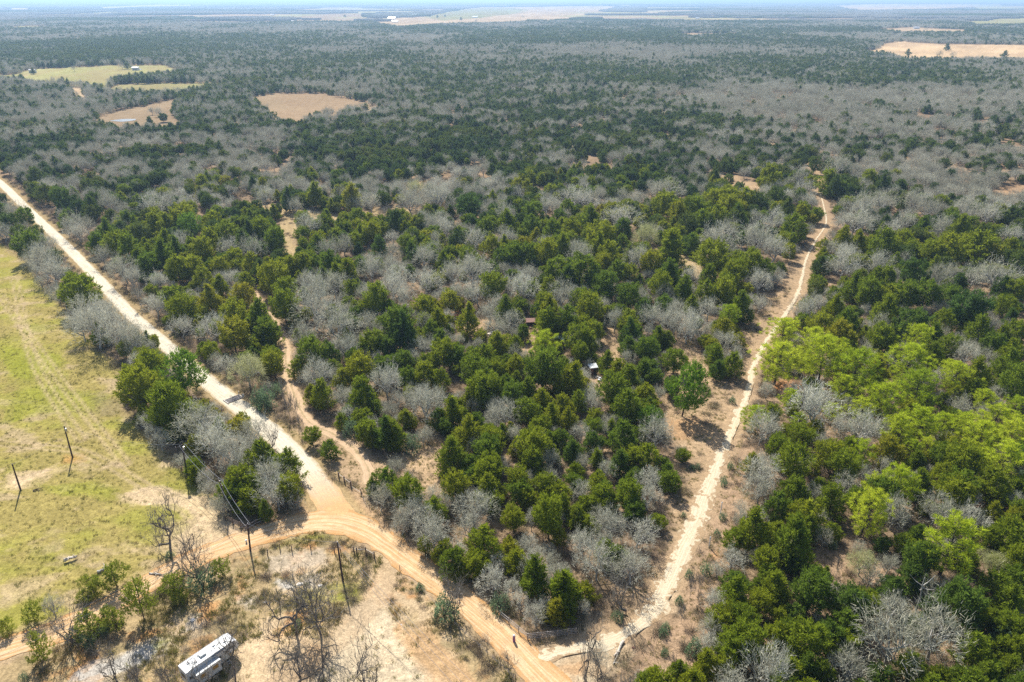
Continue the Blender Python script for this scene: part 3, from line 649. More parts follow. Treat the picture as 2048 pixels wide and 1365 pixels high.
def oak(seed, H=8.0, W=8.0, twig=.055, n4=6, lo=.22, r0=.24, segs=3, wild=.35, mainlimbs=6, tube_depth=3, L=.72, dens=1.0, trunk=2.2, shell=1150, stw=.062):
    rs = np.random.RandomState(seed); tb = MB(); A = []; B = []; Wd = []
    def grow(p, d, l, r, depth):
        pts = [p]; q = p.copy(); dd = d.copy()
        for k in range(segs if depth < 3 else 2):
            dd = unit(dd + rs.normal(size=3)*wild*.55 + np.array([0, 0, .10 if depth else .3]))
            q = q + dd*l/(segs if depth < 3 else 2); pts.append(q.copy())
        if depth < tube_depth:
            m = len(pts)
            tb.tube(pts, [r*(1-.45*i/(m-1)) for i in range(m)], 6 if depth < 1 else 4 if depth < 2 else 3, cap=False)
        else:
            for i in range(len(pts)-1): A.append(pts[i]); B.append(pts[i+1]); Wd.append(max(2*r*(1-.3*i), twig))
        if depth >= 4: return
        m = [mainlimbs, 5, 4, n4][depth]
        if dens < 1 and depth == 3: m = max(1, int(round(m*dens)))
        for i in range(m):
            f = (.35+.65*(i+rs.rand())/m) if depth else (.45+.55*(i+1)/m)
            j = f*(len(pts)-1); j0 = min(int(j), len(pts)-2)
            s = pts[j0]+(pts[j0+1]-pts[j0])*(j-j0)
            a = rs.rand()*6.28 if depth else i*6.28/m*1.6+rs.rand()
            perp = unit(np.cross(dd, rs.normal(size=3)))
            if depth == 0:
                el = .25+.65*rs.rand(); nd = np.array([math.cos(a)*math.cos(el), math.sin(a)*math.cos(el), math.sin(el)])
            else: nd = unit(dd*(.55 if depth < 3 else .5) + perp*(.75+.3*rs.rand()) + np.array([0, 0, .22]))
            grow(s, nd, l*[1.15, L, L, .68][depth]*(.75+.4*rs.rand()), r*[.52, .55, .5, .5][depth], depth+1)
    grow(np.array([0, 0, -.25]), unit(np.array([rs.normal()*.12, rs.normal()*.12, 1.0])), trunk, r0, 0)
    A = np.array(A); B = np.array(B); Wd = np.array(Wd)
    tv, tf = tris_of(tb)
    allv = np.concatenate([B, A])
    r95 = np.percentile(np.hypot(allv[:, 0], allv[:, 1]), 97); z98 = np.percentile(allv[:, 2], 99)
    sc = np.array([W/2/r95, W/2/r95, H/z98])
    A = A*sc; B = B*sc; tv = tv*sc
    v1 = twigs(A, B, Wd, rs)
    # fine outer twigs that close the dome
    k = int(shell); u = rs.rand(k); a = rs.rand(k)*6.283; el = np.arcsin(-.12+1.12*u); q = .72+.26*rs.rand(k)
    g_ = np.sin(4*a+seed+3*el)+np.sin(7*a-5*el+2*seed)+.8*np.sin(11*a+9*el)
    s_ = (g_+rs.normal(size=k)*.7) > -.45; a, el, q = a[s_], el[s_], q[s_]; k = len(a)
    lob = 1+.16*np.sin(3*a+seed)+.12*np.sin(5*a+2*seed)+.10*np.sin(7*a+4*el)
    c0 = np.stack([np.cos(a)*np.cos(el)*W/2*q*lob, np.sin(a)*np.cos(el)*W/2*q*lob, H*.40+H*.58*np.sin(el)*q*lob], 1)
    dd_ = unit(c0-np.array([0, 0, H*.3]))*.9 + rs.normal(size=(k, 3))*.55
    v2 = twigs(c0, c0+unit(dd_)*(.45+.5*rs.rand(k))[:, None]*W/8, stw, rs)
    return merge([(v1, 0), (v2, 0)] if k else [(v1, 0)]), (tv, tf)

def shrub(seed, H=2.2, W=2.4, k=700, L=.24, w=.13):
    rs = np.random.RandomState(seed); d = unit(rs.normal(size=(k, 3))); d[:, 2] = np.abs(d[:, 2])
    lob = 1+.25*np.sin(3*np.arctan2(d[:, 1], d[:, 0])+seed)
    r = (.55+.45*rs.rand(k)**.5)*lob
    c = d*r[:, None]*[W/2, W/2, H*.95]
    tb = MB()
    for i in range(5):
        a = i*1.26+rs.rand(); tb.tube([(0, 0, -.1), (math.cos(a)*W*.12, math.sin(a)*W*.12, H*.4), (math.cos(a)*W*.3, math.sin(a)*W*.3, H*.75)], [.05, .035, .01], 4)
    return merge([(blades(c, d+rs.normal(size=(k, 3))*.8, L, w, rs), 0)]), tris_of(tb)
def brushy(seed, H=1.3, W=1.8, k=130, leafy_=0):
    rs = np.random.RandomState(seed)
    a = np.stack([rs.normal(size=k)*.2*W, rs.normal(size=k)*.2*W, rs.rand(k)*.3*H], 1)
    d = unit(rs.normal(size=(k, 3))*.6+[0, 0, .8]); b = a+d*(H*(.35+.6*rs.rand(k)))[:, None]
    b[:, :2] += a[:, :2]*.7
    return merge([(twigs(a, b, .045, rs), 0)]), None

KINDS = {}
def proto(kind, leafmat, barkmat, builds, lows, lowmat=None):
    vs = []
    for (cr, tr) in builds:
        cm = mesh_from(kind+'_crown', cr[0], cr[1], [M[leafmat]])
        tm = mesh_from(kind+'_trunk', tr[0], tr[1], [M[barkmat]])
        v, f, sl = merge([((cr[0], cr[1]), 0), (tr, 1)])
        vs.append((cm, tm, mesh_from(kind+'_whole', v, f, [M[leafmat], M[barkmat]], slots=sl)))
    ls = []
    for (cr, tr) in lows:
        v, f, sl = merge([((cr[0], cr[1]), 0), (tr, 1)]) if tr is not None else (cr[0], cr[1], np.zeros(len(cr[1])))
        ls.append(mesh_from(kind+'_far', v, f, [M[lowmat or leafmat], M[lowmat or barkmat]], slots=sl))
    ms_ = []
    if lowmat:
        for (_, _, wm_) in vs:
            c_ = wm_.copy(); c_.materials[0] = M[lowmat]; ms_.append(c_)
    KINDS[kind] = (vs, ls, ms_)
proto('cedar', 'cedar', 'bark', [cedar(10+i, 8, 5.2, [105, 80, 95, 120, 70, 100, 110, 90, 75, 115, 60][i], [36, 42, 36, 32, 44, 36, 34, 38, 44, 32, 50][i], form=[0, 2, 1, 2, 0, 2, 1, 0, 2, 2, 0][i]) for i in range(11)], [cedar(40+i, 8, 5.2, 34, 10, form=i % 3, coarse=2.0) for i in range(4)], 'cedarmid')
proto('narrow', 'cedar', 'bark', [cedar(60+i, 8, 3.4, 80, 34, form=1) for i in range(3)], [])
proto('pine', 'pine', 'bark', [pine(70+i, 9.5, 6.6, [50, 46, 56, 52][i], 30, lo=.17) for i in range(4)], [])
proto('oak', 'oak', 'greybark', [oak(90+i, 8, 8, n4=5, wild=[.35, .3, .45, .4, .35, .3, .4][i], mainlimbs=[6, 7, 5, 6, 7, 6, 6][i]) for i in range(7)],
      [oak(120+i, 8, 8, twig=.15, n4=2, dens=.5, mainlimbs=5, tube_depth=1, shell=430, stw=.17) for i in range(4)], 'oakmid')
proto('willow', 'willow', 'greybark', [oak(140, 8, 8, n4=6, wild=.3, mainlimbs=7, shell=3600, stw=.05)], [])
proto('hero', 'darktwig', 'herobark', [oak(150+i, 10, 9, twig=.045, n4=3, wild=[.75, .9, .7, .45][i], mainlimbs=[4, 4, 5, 7][i], tube_depth=3, L=.8, trunk=[3.6, 4.6, 4.0, 5.0][i], shell=[60, 90, 60, 350][i], stw=.035, r0=.33, segs=5) for i in range(4)], [])
proto('sapling', 'darktwig', 'greybark', [oak(160+i, 6, 2.6, twig=.035, n4=2, wild=.25, mainlimbs=5, tube_depth=2, dens=.6, trunk=4.0, shell=90, stw=.04) for i in range(2)], [])
proto('open', 'open', 'bark', [cedar(190+i, 6, 5.4, 46, 26, form=[2, 0, 2][i]) for i in range(3)], [])
proto('shrub', 'yaupon', 'bark', [shrub(170+i) for i in range(3)], [])
proto('deepgreen', 'pinedark', 'bark', [cedar(180+i, 8, 6.4, 90, 34, form=2) for i in range(2)], [])

# ------------------------------------------------------------------ trees read off the photograph, one line per enlarged tile:
# letter, x, y of the crown's middle, width of the crown in the tile's pixels (a fourth number: height to width)
RATIO = dict(c=1.32, n=2.2, p=1.22, o=1.15, w=.95, u=1.0, b=1.2, g=1.25, s=2.4, y=1.3, m=1.1)
KIND = dict(c='cedar', n='narrow', p='pine', o='oak', w='willow', u='shrub', b='hero', g='deepgreen', s='sapling', y='cedar', m='open')
TILES = {
(0, 640, 3.411): """c 960 480 240;c 1030 330 170;c 900 420 150;c 930 560 130;g 1230 390 250;c 1150 620 230 1.5;c 1230 560 150;c 1290 600 110;o 1350 720 270;o 1470 830 230;c 1640 740 150;o 1560 900 260;c 1460 900 150;
c 1630 1120 170;c 1720 1000 140;o 1700 860 200;o 650 80 240;o 780 120 200;c 850 210 90;o 900 190 140;o 940 280 120;o 1100 80 150;c 1010 140 70 1.8;c 1010 300 150;o 1530 310 130;c 1590 110 200;o 1450 60 220;c 1440 220 110;
w 1655 380 250;u 1760 540 130;c 1560 1180 140;o 1400 820 150;c 1290 740 120;c 1330 860 120;o 1620 990 200;c 1180 760 120;o 560 60 170;c 1130 150 60;u 1090 250 80;c 1500 760 130;o 1740 760 180;c 1700 1230 160""",
(0, 965, 3.411): """m 780 670 180;m 560 770 90;m 600 700 110;m 640 790 120;m 950 820 190 1.7;m 1180 710 180;u 1370 660 160;m 1510 590 120;m 215 890 150;o 330 870 130;m 20 1010 110;m 265 1120 130 2;m 610 970 180;m 780 930 150;u 500 1030 100;
u 600 1080 90;o 720 760 160;m 600 900 110;u 1170 560 60;m 1230 780 100;u 160 1330 60;u 620 1050 70;u 700 1010 80;o 400 930 90""",
(480, 965, 3.411): """c 900 20 100;o 950 110 190;c 1140 100 190;o 1150 210 200;c 1320 190 160;o 1290 300 220;c 1390 530 180;o 1330 390 200;o 1600 190 260;c 1670 420 220;c 1620 560 160;o 1560 320 180;o 1720 680 200;u 1730 760 100;
c 1470 40 160;c 1400 470 100;c 1260 430 90;c 80 130 150;c 10 80 150;o 250 90 230;c 170 200 110;c 330 60 170;o 400 120 110;u 1390 860 160;c 1300 500 90;o 1480 470 150;o 1080 300 140;c 1480 600 120;o 1740 560 140;u 1250 700 60;u 385 965 70""",
(960, 965, 3.411): """c 60 60 180;c 270 70 160;c 330 130 120;c 90 150 130;c 230 260 150;c 470 270 190 1.6;o 350 270 100 1.7;c 540 160 150;c 660 240 130;o 690 60 150;c 850 110 190;c 800 40 120;c 1010 110 170;c 740 290 130;o 1150 110 190;
c 1300 15 120;o 900 310 200;o 1080 360 220;o 700 440 180;c 860 480 130;o 800 560 260;o 1030 600 230;c 50 460 200;c 200 470 110;n 360 650 160 2;n 590 710 190 1.8;o 150 650 270;u 130 820 130;o 30 270 150;o 820 1180 150;
c 1720 400 130;o 1720 530 160;u 1550 590 80;c 1730 760 220 1.5;c 1610 930 160;c 1720 900 150;o 1560 1120 160;u 1470 1120 130;c 1560 1260 200;c 1720 1150 200;u 1660 230 55;u 1620 340 50;u 950 950 80;u 1250 1020 70;
u 1270 980 60;u 1430 620 60;u 1360 800 60;u 1390 220 35;u 60 860 60;c 110 730 120;u 1260 1160 50;s 1440 720 80;s 1380 900 70;s 1500 680 70;s 1330 1230 70;s 1500 790 60;c 540 380 100;c 130 540 100;o 480 560 110""",
(1440, 965, 3.369): """c 390 170 170;c 500 60 200;o 270 60 190;o 640 80 140;c 760 130 200;o 860 50 150;c 980 230 250 1.4;c 920 140 140;o 1170 220 170 1.5;c 1100 110 180;c 1300 60 130;o 1450 210 240;o 1680 280 200;c 1570 80 200;p 1530 470 330 1.3;
c 1330 530 200;c 1310 370 150;c 580 250 210;c 250 330 240;c 110 400 180;c 480 430 260 1.4;c 560 330 160;o 90 540 230;c 310 560 160;o 700 380 110;u 760 420 60;w 950 560 190;o 940 440 90;c 600 760 230;c 380 700 220;c 330 640 150;
c 90 760 240 1.5;c 260 830 160;o 1130 570 130;o 1010 640 150;c 1150 740 190;c 880 840 210;c 1000 830 160;c 850 960 240;c 1600 830 280;c 1450 850 160;c 1700 880 200;o 1150 850 220;o 1160 1080 430 1.0;o 1450 1050 380;o 850 1270 260;
o 320 1310 320;c 180 1080 240;c 370 1060 190;c 580 1070 240 1.5;c 730 1050 220;c 590 1260 180;c 90 1180 190;c 50 1270 140;c 820 1120 180;c 1730 1150 220;c 1950 980 180;c 1950 800 220;w 1870 570 190;c 1990 560 200;c 1960 400 220;
c 1800 380 170;c 1990 660 180;c 2000 1150 200;c 1970 1270 180;c 1780 1310 220;c 1450 1320 170;c 1300 1260 200;u 1900 1050 150;c 400 920 130;c 2010 200 130;c 1850 200 140;w 1780 480 110;o 1400 720 120;c 1080 1310 160;c 700 1290 170;
s 740 680 70;s 800 560 70 3;s 940 730 80;s 870 740 60;o 2030 930 100;c 1840 1290 150;c 1600 1330 170;c 1860 720 160;c 1900 1120 170;c 710 620 90;c 490 560 120;c 470 1180 160;c 150 930 170""",
(480, 280, 3.411): """c 220 960 170;c 310 1050 140;c 300 1150 160;c 130 1230 180;c 180 1310 150;o 500 1050 240;o 650 1000 170;o 500 1170 250;o 640 1260 280;c 930 1100 160 1.5;c 850 1170 100;c 1020 1150 120;c 1250 1140 130;c 1430 1110 130;
c 1545 1230 150 1.5;c 1350 1240 130;o 1260 1260 120;c 1080 1300 200;c 1390 830 110;c 1140 730 110;c 950 740 110;o 1260 810 160;o 900 900 160;o 1450 930 150;o 1590 900 240;c 1710 900 110;c 1730 1020 150;c 1480 690 120;o 1600 690 160;
c 80 860 130;o 90 760 150;c 240 700 130;c 60 650 120;c 150 620 130;o 1100 950 170;o 1280 980 180;o 1040 1020 160;c 730 900 130;c 620 860 150;c 520 860 110;o 700 720 130;c 820 660 100;c 900 640 100;o 600 760 120;c 430 860 130;
c 350 880 120;o 1500 1040 150;o 1620 1060 150;o 1130 1090 140;c 760 1020 110;o 450 960 130;c 570 940 110;c 660 930 130;c 820 870 100;o 850 1060 120;o 1700 1180 150;c 1250 1250 90;c 40 960 110;c 20 1080 130;n 590 530 80 1.5;c 430 550 100;
o 480 590 150;o 890 430 130;o 780 440 110;c 750 400 150;n 510 380 110 1.5;c 330 420 110;o 380 460 100;o 170 400 130;o 1170 430 170;o 1360 400 190;c 1550 460 160;c 1280 490 90;c 800 540 100;c 1060 560 130;w 1200 340 110""",
(480, 640, 3.411): """c 180 110 150;c 60 60 120;c 230 320 130;u 170 550 130;u 250 470 90;c 190 220 90;o 560 60 240;o 440 130 170;c 390 330 110;c 500 250 170;o 540 400 200;c 560 520 150 1.5;c 490 510 110;c 700 400 130;c 830 350 170;c 730 130 110;
o 720 200 180;c 920 160 160;c 1100 120 200;o 870 40 150;c 1300 80 130;c 1370 160 130;o 1000 440 190 1.35;c 970 330 130;c 830 520 170 1.5;o 690 530 130 1.4;c 1150 400 130;c 1260 380 160;c 1370 420 120;c 1390 250 150;c 1480 260 150;
c 1600 350 170;c 1660 470 200;c 1600 270 120;o 1270 600 220;o 1180 560 160;o 1340 560 160;n 1450 620 130 1.9;c 1240 680 100;c 690 700 90;u 760 740 110;c 870 760 150;n 985 780 115 2.2;n 1075 780 115 2.2;n 900 790 100 2;u 1170 840 120;
c 490 800 100;c 610 880 120;c 1570 760 200;c 1460 940 200;c 1680 900 200;c 1500 1120 190;c 1690 1060 190;c 1740 360 120;o 1740 660 140;c 1720 830 120;c 980 1100 160;o 960 1180 180;c 1150 1190 220;o 1220 1280 160;c 1310 1280 160;
o 1570 1260 250;c 1700 1180 150;s 330 590 70 3;s 370 580 60 3;s 400 610 60 3;s 410 720 60;c 60 780 140;c 160 940 170;c 330 990 200;o 220 1080 220;c 100 1150 140;c 60 1260 130;o 30 900 110;o 300 1150 170;c 20 700 90;c 220 250 110;
c 620 250 130;c 1010 200 110;o 1250 180 150;c 1120 280 120;o 1050 30 120;c 640 330 110;c 1350 670 130;o 1600 600 100;o 460 400 110;s 290 470 70;c 130 700 60;c 770 270 110""",
(960, 280, 3.411): """c 490 640 140;c 620 600 130;c 820 660 180;c 970 620 120;w 1140 680 170;n 1290 770 160 1.5;c 1110 760 110;o 1640 700 230;c 1570 830 200;c 1650 860 110;c 1440 720 120;o 1720 780 120;o 980 540 240;o 660 400 200;o 1280 350 230;
c 740 560 170;c 600 480 110;c 350 590 130;c 360 500 140;c 180 570 150;c 60 590 120;o 180 520 120;o 210 690 100;c 80 740 130;c 240 790 150;c 160 810 120;c 330 800 120;c 440 780 150;c 560 740 130;c 680 900 240;c 520 900 150;o 670 800 170;
c 800 730 150;c 880 790 150;c 940 900 150;o 1080 830 160;c 1160 860 130;c 1290 920 180;c 1380 1030 160;c 1230 1010 140;c 1020 920 110;c 850 1000 160;c 760 970 130;c 600 950 140;c 700 1100 150;c 760 1170 150;c 470 1020 120;c 430 1120 110;
o 310 1030 180;o 340 920 120;o 190 1000 140;c 80 900 130;c 80 1020 130;c 180 1180 140;o 100 1130 120;o 220 1240 140;c 470 1210 180;c 600 1240 170;c 700 1280 110;o 580 1080 180;c 1020 1080 150;o 1100 1090 90 1.5;c 1660 1060 150;
c 1540 1050 150;o 1270 1070 120;c 1250 1150 120;c 1440 1130 110;o 1350 1200 170;o 1560 1160 150;p 1740 1190 110;o 920 1240 120 1.5;o 850 1130 100;c 1010 1230 130;o 1170 1220 160;c 1660 1300 120;o 1440 1260 190;c 1120 1180 120;
c 1420 600 120;c 1500 560 150;c 1620 540 150;c 1700 480 140;c 1600 440 140;c 1450 480 160;c 1340 520 130;c 1560 600 120;c 1740 560 110;c 1240 460 140;c 1700 960 150;o 1440 930 140;c 1560 940 130;o 450 460 110;c 260 640 60;c 1360 640 90;c 1250 600 100""",
(960, 600, 3.411): """c 470 160 190;c 600 150 160;o 110 190 170;p 460 330 200;c 640 290 160;c 740 320 110;c 780 220 110;c 690 380 110;c 30 400 150;c 110 320 130;c 240 320 110;c 240 460 130;c 40 570 190;c 130 490 120;c 430 490 220;c 630 530 190 1.5;
c 500 590 140;c 330 620 160;c 230 660 150;c 420 700 160;c 330 780 150;c 480 800 150;c 580 720 150;c 670 700 120;c 600 810 130;o 170 780 180;o 100 740 120;c 900 630 200;c 1010 530 150;c 940 490 130;c 870 430 120;c 1000 180 120;
c 1030 230 140;c 1010 320 120;n 1120 470 110 1.5;c 1130 340 140;c 1220 250 130;c 1280 270 100;o 1340 170 170;o 1140 130 120;o 1420 230 140;c 1325 430 150 1.1;c 1130 650 150;c 1010 740 190;c 1150 740 110;c 1310 590 110;
g 1395 650 235 1.45;c 1600 390 130;c 1720 440 140;o 1550 400 130;o 1700 290 130;c 1620 480 110;p 1640 200 120;p 1700 120 130;u 1210 510 90;n 890 890 70 1.8;o 680 910 130;c 560 960 120;c 640 1030 150;g 1150 820 150;o 1210 920 220;
c 970 930 200;c 960 1110 160;c 1160 1080 170;o 1130 1240 190;n 1280 1190 110 1.6;c 70 980 150;c 60 1150 170;c 240 1010 90;c 360 1020 200;c 330 950 140;c 470 970 110;c 350 1110 180;c 260 1260 150;o 480 1110 130;n 660 1260 170 1.3;
c 650 1170 110;c 800 1230 130;n 800 1090 90 1.5;c 1000 1270 150;o 880 1170 130;o 700 1120 110;c 100 1290 130;c 450 1290 150;c 850 1320 130;u 1450 1140 40;u 1485 1135 40;u 1710 1130 50;u 1665 1220 45;u 1665 1250 45;u 1750 700 45;
o 760 720 130;c 180 590 110;u 840 170 50;c 530 330 70;o 140 240 100;o 240 240 70;o 770 620 100;u 1100 560 60;c 20 700 120;o 80 860 120""",
(1440, 280, 3.369): """c 830 660 140;c 930 700 120;c 1100 720 180;c 1230 700 120;o 1250 560 130;o 900 560 240;c 1370 590 120;c 680 850 110;o 830 850 200;o 1070 850 150;c 1180 820 110;c 1420 760 150;c 1550 760 200;c 1740 740 240;c 1620 620 150;
c 1730 650 120;c 1550 520 90;c 500 590 180;o 250 680 230;o 360 740 170;o 60 620 140;c 200 870 150;c 300 880 130;c 90 900 140;o 260 970 150;c 40 1010 130;c 150 1120 160;o 260 1110 110;c 90 1190 120;c 640 1030 100;c 590 1100 90;
o 670 1110 140;c 770 1140 150;c 920 1000 170;c 1000 1060 160;c 1130 1060 170;c 1120 960 130;c 1250 1050 170;c 1380 1050 170;c 1300 920 160;n 1620 960 90 1.5;o 1850 930 250;o 1700 930 150;o 1480 940 160;c 1540 1070 140;c 1700 1150 220;
c 1920 1130 130;c 1950 750 120;c 2010 840 130;c 380 400 130;c 340 260 160;c 700 290 140;c 770 330 110;o 800 200 150;c 640 180 80;c 60 420 160;c 160 420 140;c 120 520 140;c 250 430 120;c 450 480 130;c 550 500 90;o 350 560 140;
o 560 330 120;o 600 420 110;o 1100 420 150;o 1300 420 150;o 1160 620 130;c 1000 270 110;c 1100 300 110;o 1500 600 150;o 1650 480 150;o 1800 500 160;o 950 460 160;o 1400 480 140;c 1830 780 150;c 1640 740 140;c 1900 1010 130;c 2000 1020 140;
o 1960 640 140;o 1560 900 110;c 1440 860 110;o 1250 830 110;c 1050 950 120;c 620 300 80;o 540 270 100""",
(1440, 600, 3.369): """c 780 60 150;c 860 170 180;c 660 190 140;c 800 240 200;c 870 300 160;o 560 80 150;u 600 150 90;p 430 230 200;p 620 300 170;p 390 430 260 1.25;p 690 410 250;p 900 500 260;p 820 340 140;c 1100 270 170;n 1060 480 130 1.5;
p 1250 440 230;c 1110 100 180;c 1290 180 180;c 1320 310 180;o 1080 180 130;o 1650 380 170;o 1800 400 130;p 1600 550 180;c 1430 260 140;c 1440 390 160;c 1540 330 130;c 1500 160 130;c 1750 230 170;n 1960 140 90 1.5;c 1990 240 130;
c 1950 380 160;c 1940 470 190;c 1740 520 200;c 1720 610 150;c 1960 600 200;o 1880 660 140;c 2000 740 150;p 850 620 180;p 1100 690 230;p 1330 620 200;p 960 750 160;p 480 680 130;p 230 800 160;c 350 780 110;o 630 740 290;o 950 880 270;
c 1400 720 140;o 1620 730 150;p 1780 700 130;p 1360 840 230;p 1500 850 160;p 1680 870 200;p 1840 820 200;p 1980 920 200;p 1750 960 220;p 1900 1100 250;p 1700 1030 150;p 2020 850 130;c 1230 900 200;c 540 930 150;c 400 1010 150;
o 280 890 200;c 720 1050 180;c 860 1010 140;c 950 1060 180;c 1140 1030 180;c 1270 1010 140;c 500 1130 210;c 490 1260 210;o 270 1180 230;c 220 1100 130;c 850 1150 180;c 1400 1000 140;c 1500 1060 150;c 1620 1110 200;o 1120 1130 110;
o 850 1240 170;c 1200 1260 240;c 1020 1290 160;c 1360 1250 160;c 1600 1260 200;c 1850 1250 220;p 1750 1130 150;c 700 1310 180;u 2020 1180 80;c 1540 980 130;p 1210 590 110;c 1580 640 120;c 1680 160 120;c 1830 320 130;o 1340 550 110;p 1530 480 110;p 760 760 110;c 640 880 130;c 1150 370 110;c 1890 260 110;p 530 820 110;g 2000 1050 140""",
(0, 280, 3.411): """c 50 590 120;c 180 720 180;o 300 850 190;o 370 920 180;c 540 1050 220;o 640 1170 260;o 430 1060 150;o 230 780 130;o 100 500 130;c 10 490 90;c 170 540 100;c 240 250 110;c 310 370 110;c 230 350 80;o 490 600 130;o 520 650 110;
o 600 590 100;c 620 460 130;o 700 800 130;c 700 650 140;c 780 720 150;c 890 760 170;o 1080 460 200;o 830 470 110;c 660 720 110;c 1050 600 130;c 1060 530 110;g 1310 600 150 1.1;c 1250 530 150;c 1210 880 150;c 1320 880 130;o 830 890 180;
o 900 950 140;c 1100 800 170;c 1130 700 120;c 1700 850 130;c 1600 810 120;o 1550 750 130;c 1500 870 110;o 1650 1090 150;o 1070 980 120;c 1180 1100 140;c 1240 1160 160;o 1060 1150 140;c 1250 1280 130;s 940 1040 90;c 1440 1090 180;
o 1460 1300 250;c 1380 950 120;c 1010 850 140;c 960 650 120;o 740 450 130;c 560 640 90;o 1400 960 130;c 1500 1000 130;o 1570 960 130;c 1640 960 120;c 1420 700 150;c 1540 640 150;c 1380 780 130;o 1240 700 130;c 1130 580 120;c 950 820 120;
c 1200 760 130;c 1010 560 110;c 870 550 110;c 1460 560 130;c 1660 700 130;o 1740 780 120;c 1740 900 130;c 450 560 80;c 420 420 110;o 470 320 90;o 400 640 60;o 340 960 130;c 130 640 100;o 80 650 100;c 250 650 90;c 1600 1210 160;c 1700 1270 130;o 733 1228 200;o 600 1092 170;c 512 1023 150;o 887 1364 190;o 800 1432 150;o 989 1484 170;c 409 920 130;o 330 740 130;c 680 1330 120""",
}
# trees with bare dark limbs that stand clear: foot, top, width, in pixels of the photograph
HEROES = [(349, 1138, 1008, 95, 0), (406, 1178, 1040, 85, 1), (160, 1280, 1185, 90, 2), (592, 1268, 1140, 110, 1), (643, 1275, 1135, 120, 0), (645, 1368, 1262, 70, 2), (740, 1372, 1247, 100, 3),
          (588, 1372, 1275, 95, 1), (235, 1368, 1288, 75, 0), (290, 1385, 1300, 70, 1), (350, 1400, 1305, 60, 2), (470, 1372, 1232, 95, 0), (431, 1392, 1300, 70, 1), (909, 1228, 1130, 72, 3), (247, 690, 628, 40, 0), (549, 900, 838, 48, 0),
          (706, 600, 570, 20, 3), (608, 960, 912, 34, 2), (1168, 1358, 1225, 80, 3), (1195, 1372, 1300, 55, 2), (1262, 1240, 1120, 70, 3), (770, 445, 405, 34, 1), (1018, 1350, 1295, 40, 2), (975, 1310, 1262, 30, 1), (1240, 1420, 1330, 70, 1)]
trees = []     # kind, x, y, crown width, height, explicit?
for (x0, y0, s), txt in TILES.items():
    for it in txt.replace('\n', '').split(';'):
        q = it.split()
        if len(q) < 4: continue
        k = q[0]; px = x0+float(q[1])/s; py = y0+float(q[2])/s; wp = float(q[3])/s
        ratio = float(q[4]) if len(q) > 4 else RATIO[k]
        Hm = 6.0
        for _ in range(4):
            X, Y = P(px, py, Hm*.5); zc = float(proj(X, Y, Hm*.5)[2]); Wm = wp*zc/FPX
            Hm = min(max(Wm*ratio, .6), 13.5)
            if k in 'co': Hm = max(Hm, min(4.5, Wm*1.6))
        kind = KIND[k]
        if kind == 'cedar' and ratio >= 1.9: kind = 'narrow'
        if kind == 'cedar' and px > 1560 and 690 < py < 1120 and rnd.random() < .36: kind = 'pine'
        trees.append([kind, float(X), float(Y), Wm*(1.15 if k in 'op' else 1.0), Hm*1.06*rnd.uniform(.9, 1.14), True])
for bx, by, ty, wp, v in HEROES:
    X, Y = P(bx, by); Hm = min(height_for(X, Y, ty), 14.5); zc = float(proj(X, Y, Hm*.6)[2])
    trees.append(['hero', float(X), float(Y), 1.15*wp*zc/FPX, Hm, True])
TX = np.array([t[1] for t in trees]); TY = np.array([t[2] for t in trees]); best = np.where(road_gap(TX, TY) > .2, 0, 99.0); OX = TX.copy(); OY = TY.copy()
for q in (.7, 1.4, 2.1, 3.0, 4.0, 5.0):      # nobody grows on the road: step aside
    for a_ in np.arange(12)*math.pi/6:
        nx_, ny_ = TX+q*math.cos(a_), TY+q*math.sin(a_); m_ = (best > q) & (road_gap(nx_, ny_) > .2); OX[m_] = nx_[m_]; OY[m_] = ny_[m_]; best[m_] = q
for k_, t in enumerate(trees): t[1], t[2] = float(OX[k_]), float(OY[k_])
GD = dist_line(OX, OY, gwl)-2.6
E_ = .5; gxx = (dist_line(OX+E_, OY, gwl)-dist_line(OX-E_, OY, gwl)); gyy = (dist_line(OX, OY+E_, gwl)-dist_line(OX, OY-E_, gwl)); gl = np.hypot(gxx, gyy)+1e-6
for k_, t in enumerate(trees):
    lack = t[3]/2-(GD[k_]+.9)
    if t[0] != 'hero' and lack > 0:
        mv = min(lack, 3.2); t[1] += float(gxx[k_]/gl[k_])*mv; t[2] += float(gyy[k_]/gl[k_])*mv; t[3] = max(2.2, min(t[3], 2*(GD[k_]+mv+.9)))
# leave out a second reading of the same tree where two tiles overlap
keep = []
for t in trees:
    if not any(math.hypot(t[1]-u[1], t[2]-u[2]) < .30*(t[3]+u[3])/2 + .4 and t[0] != 'hero' for u in keep[-1200:]): keep.append(t)
trees = keep

# ------------------------------------------------------------------ the rest of the woods
EVER = [  # tenths of evergreens among the trees, over the photograph (one digit per 128 pixels)
    (0, "3333333344334333"), (60, "2333333556666433"), (100, "4554433343344122"), (150, "5565544443333221"), (200, "6665555554433322"), (260, "6556566665533322"),
    (320, "7766655666666322"), (400, "7887544556776422"), (480, "6888755677765666"), (560, "7777534566776777"), (640, "7777556777777777"), (1400, "7777556777777777")]
EV = np.array([[int(c) for c in r[1]] for r in EVER])/10.0; EY = np.array([r[0] for r in EVER], float)
def ever(px, py):
    j = np.interp(py, EY, np.arange(len(EY))); i = np.clip(px/128-.5, 0, 15)
    j0 = np.clip(j.astype(int), 0, len(EY)-2); i0 = np.clip(i.astype(int), 0, 14); fj = j-j0; fi = i-i0
    return (EV[j0, i0]*(1-fi)+EV[j0, i0+1]*fi)*(1-fj)+(EV[j0+1, i0]*(1-fi)+EV[j0+1, i0+1]*fi)*fj
GREENFIELD = [MEADOW, SCRUB] + [c[0] for c in CLEAR]
